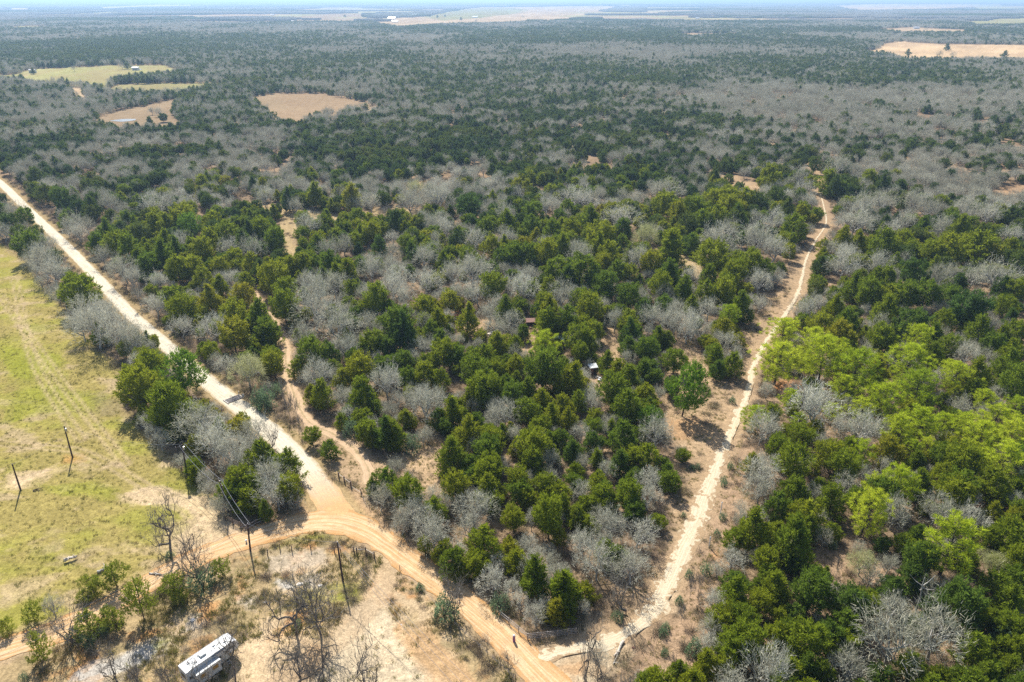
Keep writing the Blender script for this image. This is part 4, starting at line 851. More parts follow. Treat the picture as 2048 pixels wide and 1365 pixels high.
def open_ground(X, Y, soft=1.0):
    px, py, _ = proj(X, np.maximum(Y, 5)); m = np.zeros(X.shape, bool)
    wx, wy = warp(X, Y, 0); qx, qy, _ = proj(wx, np.maximum(wy, 5))
    for poly in GREENFIELD: m |= inside(qx, qy, poly)
    m |= FARFIELD(X, Y)
    return m
def scatter(y0, y1, step, seed, half):
    rs = np.random.RandomState(seed); xs = []; ys = []
    yy = np.arange(y0, y1, step)
    for k, Y in enumerate(yy):
        wX = half(Y); n = int(2*wX/step)
        xs.append(-wX + (np.arange(n)+.5*(k % 2))*step + rs.uniform(-.45, .45, n)*step); ys.append(Y+rs.uniform(-.45, .45, n)*step)
    return np.concatenate(xs), np.concatenate(ys)
half = lambda Y: .86*Y+55
EXN = np.array([(t[1], t[2], t[3]) for t in trees])
px_lim = 235.0
rs = np.random.RandomState(5)
def fill(X, Y, gap, small):
    ok = ~open_ground(X, Y) & (road_gap(X, Y) > gap)
    X, Y = X[ok], Y[ok]
    px, py, _ = proj(X, Y)
    e = ever(px, py)
    patch = fbm(X/26, Y/26, 101, 3)
    pr = np.clip(e*np.where(Y < 262, .9, np.where(Y < 650, 1.15, .86))+np.where((Y < 262) | (Y > 650), 0, .04) + (patch-.5)*1.9*np.where(Y > 700, .5, 1) + (fbm(X/95, Y/130, 103, 3)-.5)*np.where(Y > 900, .7, 1.3) + np.where(Y > 900, (fbm(X/240, Y/500, 107, 3)-.5)*2.0, 0), .02, .96)
    return X, Y, rs.rand(len(X)) < pr, px, py
# near: only between the trees already placed
X, Y = scatter(35, 262, 3.6, 3, half)
X, Y, ev, px, py = fill(X, Y, 2.2, True)
stuff = []
for a_, b_, e_, qx, qy in zip(X, Y, ev, px, py):
    d = np.hypot(EXN[:, 0]-a_, EXN[:, 1]-b_)
    off = qx < -30 or qx > 2078 or qy > 1400
    if (d-EXN[:, 2]*.5).min() < (.35 if not off else -.5): continue
    if rs.rand() < .1: continue
    if not off and e_ and rs.rand() < .4: e_ = False
    wd = rs.uniform(2.6, 4.8) if not off else rs.uniform(3.5, 6)
    trees.append(['cedar' if e_ else 'oak', a_, b_, wd, wd*(1.25 if e_ else 1.15), False])
X, Y = scatter(262, 900, 4.9, 4, half)
X, Y, ev, px, py = fill(X, Y, 2.2, False)
m_ = (fbm(X/13, Y/16, 131, 3) > .375) & (dist_line(X, Y, gwl) > np.where(X < -100, 8, 5)) & (rs.rand(len(X)) > .04); X, Y, ev = X[m_], Y[m_], ev[m_]
d = None
near_x = (Y < 420)
for a_, b_, e_, nn in zip(X, Y, ev, near_x):
    if nn and (np.hypot(EXN[:, 0]-a_, EXN[:, 1]-b_)-EXN[:, 2]*.5).min() < 1.2: continue
    wd = rs.uniform(3.6, 6.2) if e_ else rs.uniform(4.6, 8.6)
    trees.append(['cedar' if e_ else 'oak', a_, b_, wd, wd*rs.uniform(1.15, 1.5) if e_ else wd*rs.uniform(.85, 1.1), False])
print('trees', len(trees))
# lone trees that stand in the far fields
LONE = [('cedar', 1815, 108, 11), ('oak', 1852, 60, 9), ('cedar', 1893, 98, 13), ('oak', 1878, 112, 14), ('oak', 1905, 112, 12), ('cedar', 2008, 112, 12), ('cedar', 67, 146, 11), ('cedar', 1740, 90, 14),
        ('cedar', 362, 240, 14), ('cedar', 328, 240, 16), ('cedar', 270, 208, 13), ('cedar', 242, 214, 13), ('cedar', 220, 173, 10), ('cedar', 205, 176, 10), ('oak', 245, 135, 14), ('cedar', 255, 135, 12), ('oak', 262, 134, 12),
        ('cedar', 690, 31, 14), ('cedar', 875, 32, 14), ('cedar', 890, 32, 10), ('cedar', 922, 36, 16), ('cedar', 860, 31, 12), ('oak', 150, 140, 12), ('oak', 320, 228, 20), ('oak', 305, 225, 16), ('oak', 1075, 40, 14), ('oak', 952, 42, 10), ('oak', 1046, 33, 12)]
for k, a_, b_, wpx in LONE:
    X_, Y_ = P(a_, b_+wpx*.3); wd = wpx*float(proj(X_, Y_)[2])/FPX; wd = min(wd, 13)
    trees.append([k, float(X_), float(Y_), wd, wd*(1.1 if k == 'cedar' else .95), True])
for k in range(46):   # the row of evergreens between the far pastures
    t = k/45; a_ = 234+(438-234)*t; b_ = 166+6*math.sin(t*3)*.4-8*t+rs.uniform(-3, 3)
    X_, Y_ = P(a_, b_); trees.append(['cedar', float(X_), float(Y_), rs.uniform(6, 9), rs.uniform(8, 11), False])

# ------------------------------------------------------------------ trees as objects, the largest in view first
NAME = dict(cedar='cedar_tree', narrow='cedar_tree', pine='pine_tree', oak='bare_oak_tree', willow='budding_tree', shrub='evergreen_shrub', hero='bare_limbed_tree', sapling='sapling', deepgreen='pine_tree', open='leafy_small_tree')
MARKS = [("the white camper trailer", 420, 1300), ("the orange road bend", 640, 1050), ("the tall driveway pole", 701, 1226), ("the pole with the crossarm", 376, 992), ("the transformer pole", 145, 915),
    ("the cattle guard", 466, 800), ("the three brown fence posts", 690, 965), ("the long pipe rail fence", 1100, 1270), ("the white roofed shed", 1184, 738), ("the tin roof", 1118, 685), ("the red tarp", 905, 632), ("the tall round pine", 1372, 850),
    ("the junk heap", 1055, 645), ("the brown pipe gate", 475, 1050), ("the upper white post", 1440, 1020), ("the kink in the sand track", 1502, 745), ("the top of the sand track", 1650, 440), ("the pale roadside tree", 495, 800),
    ("the yellowish round tree", 1294, 490), ("the long straw clearing", 640, 440), ("the three slender cedars", 850, 930), ("the big lime green tree", 1893, 1130), ("the small brushy clearing", 1680, 1150), ("the broken pale snag", 1832, 1200),
    ("the huge pale oak", 1790, 1310), ("the gravel road mouth", 615, 935), ("the woods track bend", 570, 740), ("the meadow's sandy patch", 60, 955), ("the bright roadside tree", 360, 780), ("the straw strip on the ridge", 1380, 535),
    ("the upper tan clearing", 1475, 375), ("the paired grey oaks", 1950, 735), ("the lime green pine grove", 1700, 740), ("the red soil opening", 1975, 1005), ("the sandy gate mouth", 1180, 1310), ("the narrow sand track", 1600, 560), ("the shady pine grove side", 1830, 920),
    ("the far gravel bend", 60, 424), ("the middle gravel stretch", 200, 563), ("the meadow's far corner", 60, 520), ("the woods track mouth", 740, 960), ("the shaded wood gap", 1195, 895), ("the twin trackside pines", 1450, 640),
    ("the grey oak thicket", 740, 620), ("the round knoll of cedars", 1120, 560), ("the thin dead trunks", 585, 820), ("the dark scrub bushes", 385, 1165), ("the straw opening", 800, 425), ("the bare tan spur", 1650, 575), ("the brown oakwood patch", 2020, 390)]
MW = [(n_, *[float(q) for q in P(a_, b_)]) for n_, a_, b_ in MARKS]
ORD = "first second third fourth fifth sixth seventh eighth ninth tenth eleventh twelfth thirteenth fourteenth fifteenth sixteenth seventeenth eighteenth nineteenth twentieth".split()
def look_of(t):
    k, wd = t[0], t[3]
    if k == 'open': return 'open yellow-green small tree'
    if k == 'narrow': return 'slender upright cedar'
    if k == 'cedar': return 'broad dark green cedar' if wd > 6.3 else 'small dark green cedar' if wd < 4.1 else 'rounded green cedar'
    if k == 'pine': return 'big lime green pine' if wd > 6.5 else 'small lime green pine'
    if k == 'deepgreen': return 'deep green round pine'
    if k == 'oak': return 'wide leafless grey oak' if wd > 6.5 else 'small leafless grey oak' if wd < 4.3 else 'leafless grey oak'
    if k == 'willow': return 'pale yellowish budding tree'
    if k == 'shrub': return 'low grey-green shrub'
    if k == 'hero': return 'tall bare dark-limbed tree' if t[4] > 9 else 'smaller bare dark-limbed tree'
    return 'thin grey leafless sapling'
rs = np.random.RandomState(77)
scored = []
for i, t in enumerate(trees):
    qx, qy, zc = proj(t[1], t[2], t[4]*.6)
    inview = -10 < qx < 2058 and -5 < qy < 1375
    scored.append((t[3]*t[4]/zc**2 if inview else -1, i))
CAP = dict(cedar_tree=300, bare_oak_tree=290, pine_tree=120, evergreen_shrub=80, budding_tree=20, bare_limbed_tree=60, sapling=40, leafy_small_tree=40)
count = {}; chosen = []; rest = []
for sc_, i in sorted(scored, reverse=True):
    nm = NAME[trees[i][0]]
    if sc_ > 0 and count.get(nm, 0) < CAP[nm]: count[nm] = count.get(nm, 0)+1; chosen.append(i)
    else: rest.append(i)
print('tree objects', count)
buckets = {}
for i in chosen:
    t = trees[i]
    dm = [(math.hypot(t[1]-x_, t[2]-y_), n_, t[1]-x_, t[2]-y_) for n_, x_, y_ in MW]
    d_, n_, dx, dy = min(dm)
    sec = 'beside' if abs(dx) > abs(dy) else 'beyond' if dy > 0 else 'in front of'
    buckets.setdefault((look_of(t), sec, n_), []).append((d_, i))
LABEL = {}
for (lk, sec, n_), l in buckets.items():
    for r, (d_, i) in enumerate(sorted(l)):
        LABEL[i] = f"{lk}, {ORD[min(r, 19)]} one {sec} {n_}" if len(l) > 1 else f"{lk}, the only one {sec} {n_}"
GROUPS = dict(cedar_tree='cedars of the woods', bare_oak_tree='leafless oaks of the woods', pine_tree='lime green pines', evergreen_shrub='low evergreen shrubs', budding_tree='budding trees', bare_limbed_tree='bare trees with dark limbs', sapling='thin saplings', leafy_small_tree='small leafy trees along the dirt road')
BASEW = dict(cedar=(5.2, 8), narrow=(3.4, 8), pine=(6.6, 9.5), oak=(8, 8), willow=(8, 8), shrub=(2.4, 2.2), hero=(9, 10), sapling=(2.6, 6), deepgreen=(6.4, 8), open=(5.4, 6))
CXs = np.array([trees[i][1] for i in chosen]); CYs = np.array([trees[i][2] for i in chosen])
GZT = dict(zip(chosen, np.clip((road_gap(CXs, CYs)-.5)/5, 0, 1)*(fbm(CXs/11, CYs/11, 13)-.5)*.55))
for i in chosen:
    k, x_, y_, wd, ht, ex = trees[i]
    vs = KINDS[k][0]; cm, tm, _ = vs[rs.randint(len(vs))]
    bw, bh = BASEW[k]
    root = empty(NAME[k], (x_, y_, float(GZT[i])-.05), rs.rand()*6.283); root.rotation_euler[0] = rs.normal()*.05; root.rotation_euler[1] = rs.normal()*.05
    s_ = wd/bw
    root.scale = (s_*rs.uniform(.93, 1.07), s_*rs.uniform(.93, 1.07), ht/bh)
    tag(root, LABEL[i], 'shrub' if k == 'shrub' else 'tree', GROUPS[NAME[k]])
    link('crown', cm, root); link('trunk', tm, root)

# ------------------------------------------------------------------ masses: geometry nodes that set a plant on each point
def instancer(name, pts, pick, size, turn, meshes, label=None, cat=None):
    pc = bpy.data.collections.new(name+'_kinds')
    for k, me_ in enumerate(meshes):
        o = bpy.data.objects.new('%s_kind_%02d' % (name, k), me_); pc.objects.link(o)
    me = bpy.data.meshes.new(name); me.vertices.add(len(pts)); me.vertices.foreach_set('co', np.asarray(pts, np.float32).ravel())
    me.attributes.new('pick', 'INT', 'POINT').data.foreach_set('value', np.asarray(pick, np.int32))
    me.attributes.new('size', 'FLOAT_VECTOR', 'POINT').data.foreach_set('vector', np.asarray(size, np.float32).ravel())
    me.attributes.new('turn', 'FLOAT_VECTOR', 'POINT').data.foreach_set('vector', np.asarray(turn, np.float32).ravel())
    for mm_ in meshes:
        for q in mm_.materials:
            if q.name not in me.materials: me.materials.append(q)
    ob = link(name, me)
    g = bpy.data.node_groups.new(name+'_nodes', 'GeometryNodeTree')
    g.interface.new_socket('Geometry', in_out='INPUT', socket_type='NodeSocketGeometry'); g.interface.new_socket('Geometry', in_out='OUTPUT', socket_type='NodeSocketGeometry')
    gi = g.nodes.new('NodeGroupInput'); go = g.nodes.new('NodeGroupOutput'); ip = g.nodes.new('GeometryNodeInstanceOnPoints')
    ci = g.nodes.new('GeometryNodeCollectionInfo'); ci.inputs[0].default_value = pc; ci.inputs[1].default_value = True; ci.inputs[2].default_value = True
    def na_(nm, ty):
        a_ = g.nodes.new('GeometryNodeInputNamedAttribute'); a_.data_type = ty; a_.inputs[0].default_value = nm; return a_.outputs[0]
    g.links.new(gi.outputs[0], ip.inputs['Points']); g.links.new(ci.outputs[0], ip.inputs['Instance']); ip.inputs['Pick Instance'].default_value = True
    g.links.new(na_('pick', 'INT'), ip.inputs['Instance Index']); g.links.new(na_('size', 'FLOAT_VECTOR'), ip.inputs['Scale'])
    e2r = g.nodes.new('FunctionNodeEulerToRotation'); g.links.new(na_('turn', 'FLOAT_VECTOR'), e2r.inputs[0]); g.links.new(e2r.outputs[0], ip.inputs['Rotation'])
    g.links.new(ip.outputs[0], go.inputs[0])
    md = ob.modifiers.new('plants', 'NODES'); md.node_group = g
    tag(ob, label, cat, kind='stuff')
    return ob
def forest(name, idx, label):
    by = sorted({trees[i][0] for i in idx}); meshes = []; off = {}
    for k in by:
        off[k] = (len(meshes), len(KINDS[k][0])); meshes += [q[2] for q in KINDS[k][0]]
        off[k+'F'] = (len(meshes), len(KINDS[k][1])); meshes += KINDS[k][1]
        off[k+'M'] = (len(meshes), len(KINDS[k][2])); meshes += KINDS[k][2]
    pts = []; pick = []; size = []; turn = []
    for i in idx:
        k, x_, y_, wd, ht, ex = trees[i]; D_ = math.hypot(x_, y_)
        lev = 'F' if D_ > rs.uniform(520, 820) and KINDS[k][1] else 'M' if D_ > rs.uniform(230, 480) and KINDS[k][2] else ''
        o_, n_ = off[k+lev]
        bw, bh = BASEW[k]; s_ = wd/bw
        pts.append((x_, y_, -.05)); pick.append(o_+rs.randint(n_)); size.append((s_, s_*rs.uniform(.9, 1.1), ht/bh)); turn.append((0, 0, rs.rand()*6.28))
    return instancer(name, pts, pick, size, turn, meshes, label, 'woodland')
forest('woodland', [i for i in rest if trees[i][0] in ('cedar', 'narrow', 'deepgreen', 'pine')], 'mass of smaller dark cedars filling the middle distance')
forest('bare_woodland', [i for i in rest if trees[i][0] not in ('cedar', 'narrow', 'deepgreen', 'pine')], 'mass of grey leafless oaks stretching across the middle distance')
# the woods from 900 m on
def farwood(name, y0, y1, step, seed, wlo, whi, label, frac=1.0):
    X, Y = scatter(y0, y1, step, seed, lambda Y: .80*Y+60)
    X, Y, ev, px, py = fill(X, Y, 1.0, False)
    r = np.random.RandomState(seed); m = (r.rand(len(X)) < frac); X, Y, ev = X[m], Y[m], ev[m]; k = len(X)
    ms = KINDS['cedar'][1]+KINDS['oak'][1]; nc_, no_ = len(KINDS['cedar'][1]), len(KINDS['oak'][1])
    pick = np.where(ev, r.randint(0, nc_, k), nc_+r.randint(0, no_, k))
    wd = r.uniform(wlo, whi, k); s_ = np.where(ev, wd*.85/5.2, wd/8); h_ = np.where(ev, r.uniform(6, 10.5, k)/8, r.uniform(5.5, 9.5, k)/8)
    instancer(name, np.stack([X, Y, 0*X-.1], 1), pick, np.stack([s_, s_, h_], 1), np.stack([0*X, 0*X, r.rand(k)*6.28], 1), ms, label, 'woodland')
    print(name, k)
farwood('distant_woodland', 900, 1900, 6.6, 21, 6, 10, 'grey and dark green woodland beyond the tan meadows')
farwood('remote_woodland', 1900, 3600, 11.5, 22, 11, 16, 'bluish woodland far off towards the pastures')
# blocks of canopy for the horizon country
def canopy(seed, n=150, size=90, oakish=True):
    r = np.random.RandomState(seed); V = []; F = []
    for k in range(n):
        c = np.array([r.uniform(-size/2, size/2), r.uniform(-size/2, size/2), 0]); wd = r.uniform(3.2, 5.6); h_ = r.uniform(6, 10)
        ring1 = [(math.cos(a_)*wd*r.uniform(.8, 1.15), math.sin(a_)*wd*r.uniform(.8, 1.15), h_*r.uniform(.35, .5)) for a_ in np.arange(6)*1.047]
        ring2 = [(math.cos(a_+.5)*wd*r.uniform(.45, .7), math.sin(a_+.5)*wd*r.uniform(.45, .7), h_*r.uniform(.75, .92)) for a_ in np.arange(6)*1.047]
        ring0 = [(math.cos(a_)*wd*.4, math.sin(a_)*wd*.4, -1.0) for a_ in np.arange(6)*1.047]
        o = len(V); V += [tuple(c+q) for q in ring0+ring1+ring2] + [tuple(c+np.array([0, 0, h_]))]
        for i in range(6):
            j = (i+1) % 6
            F += [(o+i, o+j, o+6+j), (o+i, o+6+j, o+6+i), (o+6+i, o+6+j, o+12+j), (o+6+i, o+12+j, o+12+i), (o+12+i, o+12+j, o+18)]
    return mesh_from('canopy_block', V, np.array(F), [M['oakfar'] if oakish else M['cedarmid']])
M['oakfar'] = leafy('far_bare_canopy', [(.15, .145, .115), (.21, .20, .16), (.24, .225, .18), (.17, .17, .125)], 0, 300)
blocks = [canopy(1, oakish=True), canopy(2, oakish=True), canopy(3, oakish=True), canopy(4, oakish=False), canopy(5, n=70, oakish=False)]
X, Y = scatter(3600, 15000, 92, 31, lambda Y: .80*Y+100)
ok = ~open_ground(X, Y); X, Y = X[ok], Y[ok]; k = len(X); r = np.random.RandomState(9)
pk = np.where(fbm(X/700, Y/500, 7, 3)+.15*(r.rand(k)-.5) > .56, 3+r.randint(0, 2, k), r.randint(0, 3, k))
farz = np.clip((np.hypot(X, Y)-6000)/20000, 0, 1)*55*np.maximum(0, fbm(X/5000, Y/5000, 15, 2)-.42)
instancer('horizon_woodland', np.stack([X, Y, farz], 1), pk, np.ones((k, 3))*[1.0, 1.0, 1.05], np.stack([0*X, 0*X, r.randint(0, 4, k)*1.5708], 1), blocks, 'hazy blue woodland reaching to the horizon', 'woodland')
X, Y = scatter(15000, 49000, 420, 32, lambda Y: .80*Y+300)
r = np.random.RandomState(10); ok = (fbm(X/2500, Y/1800, 12, 3) < .60); X, Y = X[ok], Y[ok]; k = len(X)
farz = np.clip((np.hypot(X, Y)-6000)/20000, 0, 1)*55*np.maximum(0, fbm(X/5000, Y/5000, 15, 2)-.42)
instancer('skyline_woodland', np.stack([X, Y, farz], 1), r.randint(0, 5, k), np.ones((k, 3))*[4.4, 4.4, 1.6], np.stack([0*X, 0*X, r.rand(k)*6.28], 1), blocks, 'last faint woodland right under the pale sky', 'woodland')
# dry grass, brush and litter close by
tufts = []
for q in range(4):
    r = np.random.RandomState(300+q); kk = 22
    c = r.normal(size=(kk, 3))*[.16, .16, 0]; d = unit(r.normal(size=(kk, 3))*.5+[0, 0, 1]); v_, f_ = blades(c, d, .25+.25*r.rand(kk), .05, r)
    tufts.append(mesh_from('grass_tuft', v_, f_, [M['grass']]))
N_ = 120000; r = np.random.RandomState(12)
Y = 55+(r.rand(N_)**.8)*190; X = (r.rand(N_)*2-1)*(.80*Y+10)
rgp = road_gap(X, Y); mask = fbm(X/4, Y/4, 61, 3); px, py, _ = proj(X, Y)
isc = inside(px, py, SCRUB); ime = inside(px, py, MEADOW); iap = np.zeros(N_, bool)
for q in BARE: iap |= inside(px, py, q)
iap &= (r.rand(N_) < .9)
pr = np.where(isc, np.clip((mask-.38)*5, 0, 1), np.where(ime, .22, .5*np.clip((mask-.35)*4, 0, 1)))
ok = (rgp > .1) & (r.rand(N_) < pr) & ~iap; X, Y = X[ok], Y[ok]; k = len(X); s_ = r.uniform(.7, 1.6, k)*np.where(isc[ok], 1.15, .8)
instancer('dry_grass', np.stack([X, Y, 0*X+.0], 1), r.randint(0, 4, k), np.stack([s_, s_, s_*r.uniform(.6, 1.2, k)], 1), np.stack([0*X, 0*X, r.rand(k)*6.28], 1), tufts, 'dry straw coloured grass tufts on the open ground', 'grass'); print('grass', k)
bm_ = [mesh_from('brush_clump', *brushy(400+q)[0][:2], [M['brush']]) for q in range(4)]
N_ = 80000; Y = 60+r.rand(N_)**.7*360; X = (r.rand(N_)*2-1)*(.80*Y+10)
rgp = road_gap(X, Y); mask = fbm(X/7, Y/7, 63, 3); op = open_ground(X, Y); px, py, _ = proj(X, Y); isc = inside(px, py, SCRUB)
edge = np.exp(-((rgp-1.6)/1.3)**2)*(Y < 200)*.5
ime = inside(px, py, MEADOW)
iap2 = np.zeros(N_, bool)
for q in BARE: iap2 |= inside(px, py, q)
pr = np.where(ime, .0, np.where(isc, np.clip((mask-.5)*3, 0, .6)+edge, np.where(op, .05+.25*(mask > .58), .5)))
ok = (rgp > .5) & (r.rand(N_) < pr) & ~iap2; X, Y = X[ok], Y[ok]; k = len(X); s_ = r.uniform(.4, 1.25, k)*np.where(isc[ok], .8, 1)
instancer('dry_brush', np.stack([X, Y, 0*X-.05], 1), r.randint(0, 4, k), np.stack([s_, s_, s_*r.uniform(.6, 1.1, k)], 1), np.stack([0*X, 0*X, r.rand(k)*6.28], 1), bm_, 'grey brown leafless undergrowth between the trees', 'undergrowth'); print('brush', k)

# ------------------------------------------------------------------ poles and wires
def pt(px, py): 
    a_, b_ = P(px, py); return float(a_), float(b_)
POLE_TOPS = {}
def pole(key, bx, by, tx, ty, label, fit):
    X, Y = pt(bx, by); best = None
    Hm = max(7.2, min(height_for(X, Y, ty), 10.0))
    tX, tY = [float(q) for q in P(tx, ty, Hm)]
    lx, ly = max(-.9, min(.9, tX-X)), max(-.9, min(.9, tY-Y))
    r_ = empty('utility_pole', (X, Y, 0)); tag(r_, label, 'utility pole', 'wooden poles along the power line')
    b_ = MB(); b_.tube([(0, 0, -.5), (lx*.5, ly*.5, Hm*.5), (lx, ly, Hm)], [.19, .16, .125], 10); b_.build('post', M['pole'], r_)
    POLE_TOPS[key] = (X+lx, Y+ly, Hm)
    top = np.array([lx, ly, Hm])
    if 'arm' in fit:
        a_ = fit['arm']; d = np.array([math.cos(a_), math.sin(a_), 0])
        q = MB(); q.tube([top-d*1.5-[0, 0, .4], top+d*1.5-[0, 0, .4]], .07, 4); q.build('crossarm', M['wood'], r_)
        for e in (-1.35, -.5, .5, 1.35):
            q = MB(); q.tube([top+d*e-[0, 0, .34], top+d*e-[0, 0, .16]], [.05, .035], 8); q.build('insulator', M['white'], r_)
    if 'can' in fit:
        q = MB(); c = top+[.28, -.15, -1.2]; q.tube([c, c+[0, 0, .72]], [.21, .21], 12); q.build('transformer', M['metal'], r_)
    else:
        q = MB(); q.tube([top, top+[0, 0, .16]], [.06, .04], 8); q.build('insulator', M['white'], r_)
    return r_
pole('a', 145, 915, 128, 853, 'dark wooden pole with a small transformer standing in the meadow on an orange patch', {'can': 1})
pole('b', 41, 980, 30, 934, 'short dark wooden pole on the pale sandy patch of the meadow', {})
pole('c', 375, 955, 364, 889, 'dark wooden pole with a crossarm against the roadside trees', {'arm': .6, 'can': 1})
pole('d', 457, 1026, 440, 963, 'dark wooden pole in front of the brown pipe gate', {'arm': 2.2})
pole('e', 500.5, 1102, 495, 1067, 'dark wooden pole at the near edge of the orange dirt road', {})
pole('f', 686, 1163, 674.5, 1084.5, 'tall dark wooden pole beyond the pale sandy driveway', {})
def wire(a_, b_, sag, label, r_=.022, off=(0, 0, 0)):
    a_ = np.array(a_)+off; b_ = np.array(b_)+off; pts = []
    for k in range(17):
        t = k/16; q = a_*(1-t)+b_*t; q[2] -= sag*4*t*(1-t); pts.append(q)
    m_ = MB(); m_.tube(pts, r_, 4); o = m_.build('overhead_wire', M['wire']); tag(o, label, 'wire', 'overhead power wires')
T = POLE_TOPS
wire(T['c'], T['d'], .8, 'upper pale wire from the crossarm pole to the pole at the pipe gate', .03, (.5, .3, -.1))
wire(T['c'], T['d'], 1.2, 'lower pale wire from the crossarm pole to the pole at the pipe gate', .03, (-.5, -.3, -.3))
wire(T['d'], T['e'], .7, 'upper pale wire from the pipe gate pole to the pole by the dirt road', .03, (.3, .2, 0))
wire(T['d'], T['e'], 1.1, 'lower pale wire from the pipe gate pole to the pole by the dirt road', .03, (-.3, -.2, -.4))
wa, wb = [float(q) for q in P(-260, 1400, 8)]
wire(T['e'], (wa, wb, 8), 1.2, 'upper wire running out of the scene above the bushes along the dirt road', .024)
wire(T['e'], (wa+.3, wb-1.0, 7.4), 1.5, 'lower wire running out of the scene above the bushes along the dirt road', .024, (.2, -.4, -.5))
wa, wb = [float(q) for q in P(960, 1380, 6)]
wire(T['f'], (wa, wb, 6), .6, 'topmost thin wire from the tall driveway pole across the scrub', .02)
wire(T['f'], (wa-.8, wb-.4, 5.8), .9, 'middle thin wire from the tall driveway pole across the scrub', .02, (0, 0, -.3))
wire(T['f'], (wa-1.6, wb-.9, 5.6), 1.2, 'lowest thin wire from the tall driveway pole across the scrub', .02, (0, 0, -.6))
wire(T['e'], T['f'], 1.0, 'thin wire between the dirt road pole and the tall driveway pole', .02)
wa, wb = [float(q) for q in P(300, 880, 9)]
wire(T['c'], T['a'], 1.6, 'thin wire from the crossarm pole across the meadow to the transformer pole', .02)
wire(T['a'], T['b'], 1.0, 'thin wire between the two meadow poles', .016)

# ------------------------------------------------------------------ fences
def fence(label, feet, rails, postr=.09, h=1.35, name='rail_fence', pmat='wood', rmat='wood', rr=.05, group='fences along the roads', lean=0, tall=None):
    X0, Y0 = pt(*feet[0]); r_ = empty(name, (X0, Y0, 0)); tag(r_, label, 'fence', group); pp = []
    for k, q in enumerate(feet):
        x_, y_ = pt(*q); x_ -= X0; y_ -= Y0; pp.append(np.array([x_, y_, 0])); hh = (tall[k] if tall else h)
        b_ = MB(); b_.tube([(x_, y_, -.3), (x_+rnd.uniform(-1, 1)*lean, y_+rnd.uniform(-1, 1)*lean, hh)], [postr, postr*.9], 8); b_.build('post', M[pmat], r_)
    for a_, b_ in zip(pp[:-1], pp[1:]):
        for z in rails:
            q = MB(); q.tube([a_+[0, 0, z], b_+[0, 0, z]], rr, 5); q.build('rail', M[rmat], r_)
    return r_
fence('brown pipe gate of four rails where the meadow meets the orange road', [(451, 1042), (466, 1049), (482, 1057), (497, 1063)], (.35, .7, 1.05, 1.4), h=1.6, name='pipe_gate', rr=.045, postr=.11)
fence('short pipe rail wing running from the gate into the shade of the trees', [(498, 1062), (513, 1052), (530, 1046)], (.7, 1.4), h=1.5, rmat='pipe')
fence('three thick brown fence posts with a pale top rail beside the woods track', [(678, 957), (689, 965), (702, 975)], (1.15,), h=1.55, postr=.17, rmat='palewood', rr=.055)
fence('low pale rail from the thick posts to a thin leaning post', [(703, 975.5), (723, 989)], (.35,), h=1.3, postr=.09, rmat='palewood', lean=.2)
fence('long silver pipe fence of four rails ahead of the pale sand', [(1056, 1280), (1075, 1278), (1095, 1276), (1115, 1274), (1135, 1271), (1152, 1269)], (.3, .65, 1.0, 1.35), h=1.45, name='pipe_fence', pmat='pipe', rmat='pipe', rr=.045, postr=.07)
fence('slanting silver pipe wing along the dirt road up to the corner post', [(1000, 1234), (1018, 1249), (1037, 1265), (1055, 1280.5)], (.75, 1.3), h=1.45, name='pipe_fence', pmat='pipe', rmat='pipe', rr=.05, postr=.07)
fence('dark wire fence posts along the scrub below the road bend', [(535, 1112), (560, 1100), (584, 1105), (622, 1102), (669, 1105), (682, 1106)], (.9,), h=1.45, name='wire_fence', rr=.012, postr=.10, lean=.15, rmat='wire')
fence('dark leaning posts with a white brace rail beside the sandy driveway mouth', [(709, 1107), (714, 1108), (732, 1107), (749, 1117)], (1.0,), h=1.6, name='brace_fence', rr=.06, postr=.13, rmat='palewood', lean=.2)
fence('dark rail fence between the two bare trees by the meadow', [(364, 1115), (371, 1103), (379, 1092), (388, 1080)], (.5, .95, 1.35), h=1.5, lean=.1)
fence('thin dead fence sticks along the dirt road opposite the junction', [(724, 993), (727, 1002), (732, 1011), (738, 1020)], (.6,), h=1.3, name='wire_fence', rr=.012, postr=.05, lean=.3, rmat='wire')
fence('sparse wire fence along the near side of the dirt road among dead brush', [(800, 1142), (840, 1180), (880, 1222), (920, 1262), (960, 1298), (1000, 1335), (1030, 1362)], (.6, 1.0), h=1.35, name='wire_fence', rr=.012, postr=.06, lean=.2, rmat='wire')
def small_post(bx, by, h, r0, m1, m2, name, label, cat, w2=.12):
    X, Y = pt(bx, by); r_ = empty(name, (X, Y, 0)); tag(r_, label, cat)
    q = MB(); q.tube([(0, 0, -.2), (0, 0, h)], r0, 9); q.build('post', M[m1], r_)
    q = MB(); q.tube([(0, 0, h+.002), (0, 0, h+.2), (0, 0, h+.27)], [w2, w2, .03], 9); q.build('cap', M[m2], r_)
small_post(1028, 1284, 1.3, .22, 'purple', 'white', 'gate_post', 'purple painted gate post with a white cap beside the dirt road', 'gate post', .17)
small_post(1441, 1027, 2.6, .10, 'white', 'white', 'marker_post', 'upper white post in the brush by the sand track', 'post')
small_post(1418, 1095, 2.3, .10, 'white', 'white', 'marker_post', 'lower white post in the brush by the sand track', 'post')
small_post(1622, 575, 1.9, .13, 'pole', 'pole', 'marker_post', 'dark wooden post at the edge of the upper sand track', 'post')
small_post(493, 1086, .5, .16, 'metal', 'white', 'meter_box', 'small pale meter box on the verge of the dirt road', 'meter box', .2)
X, Y = pt(1412, 1346) ; 
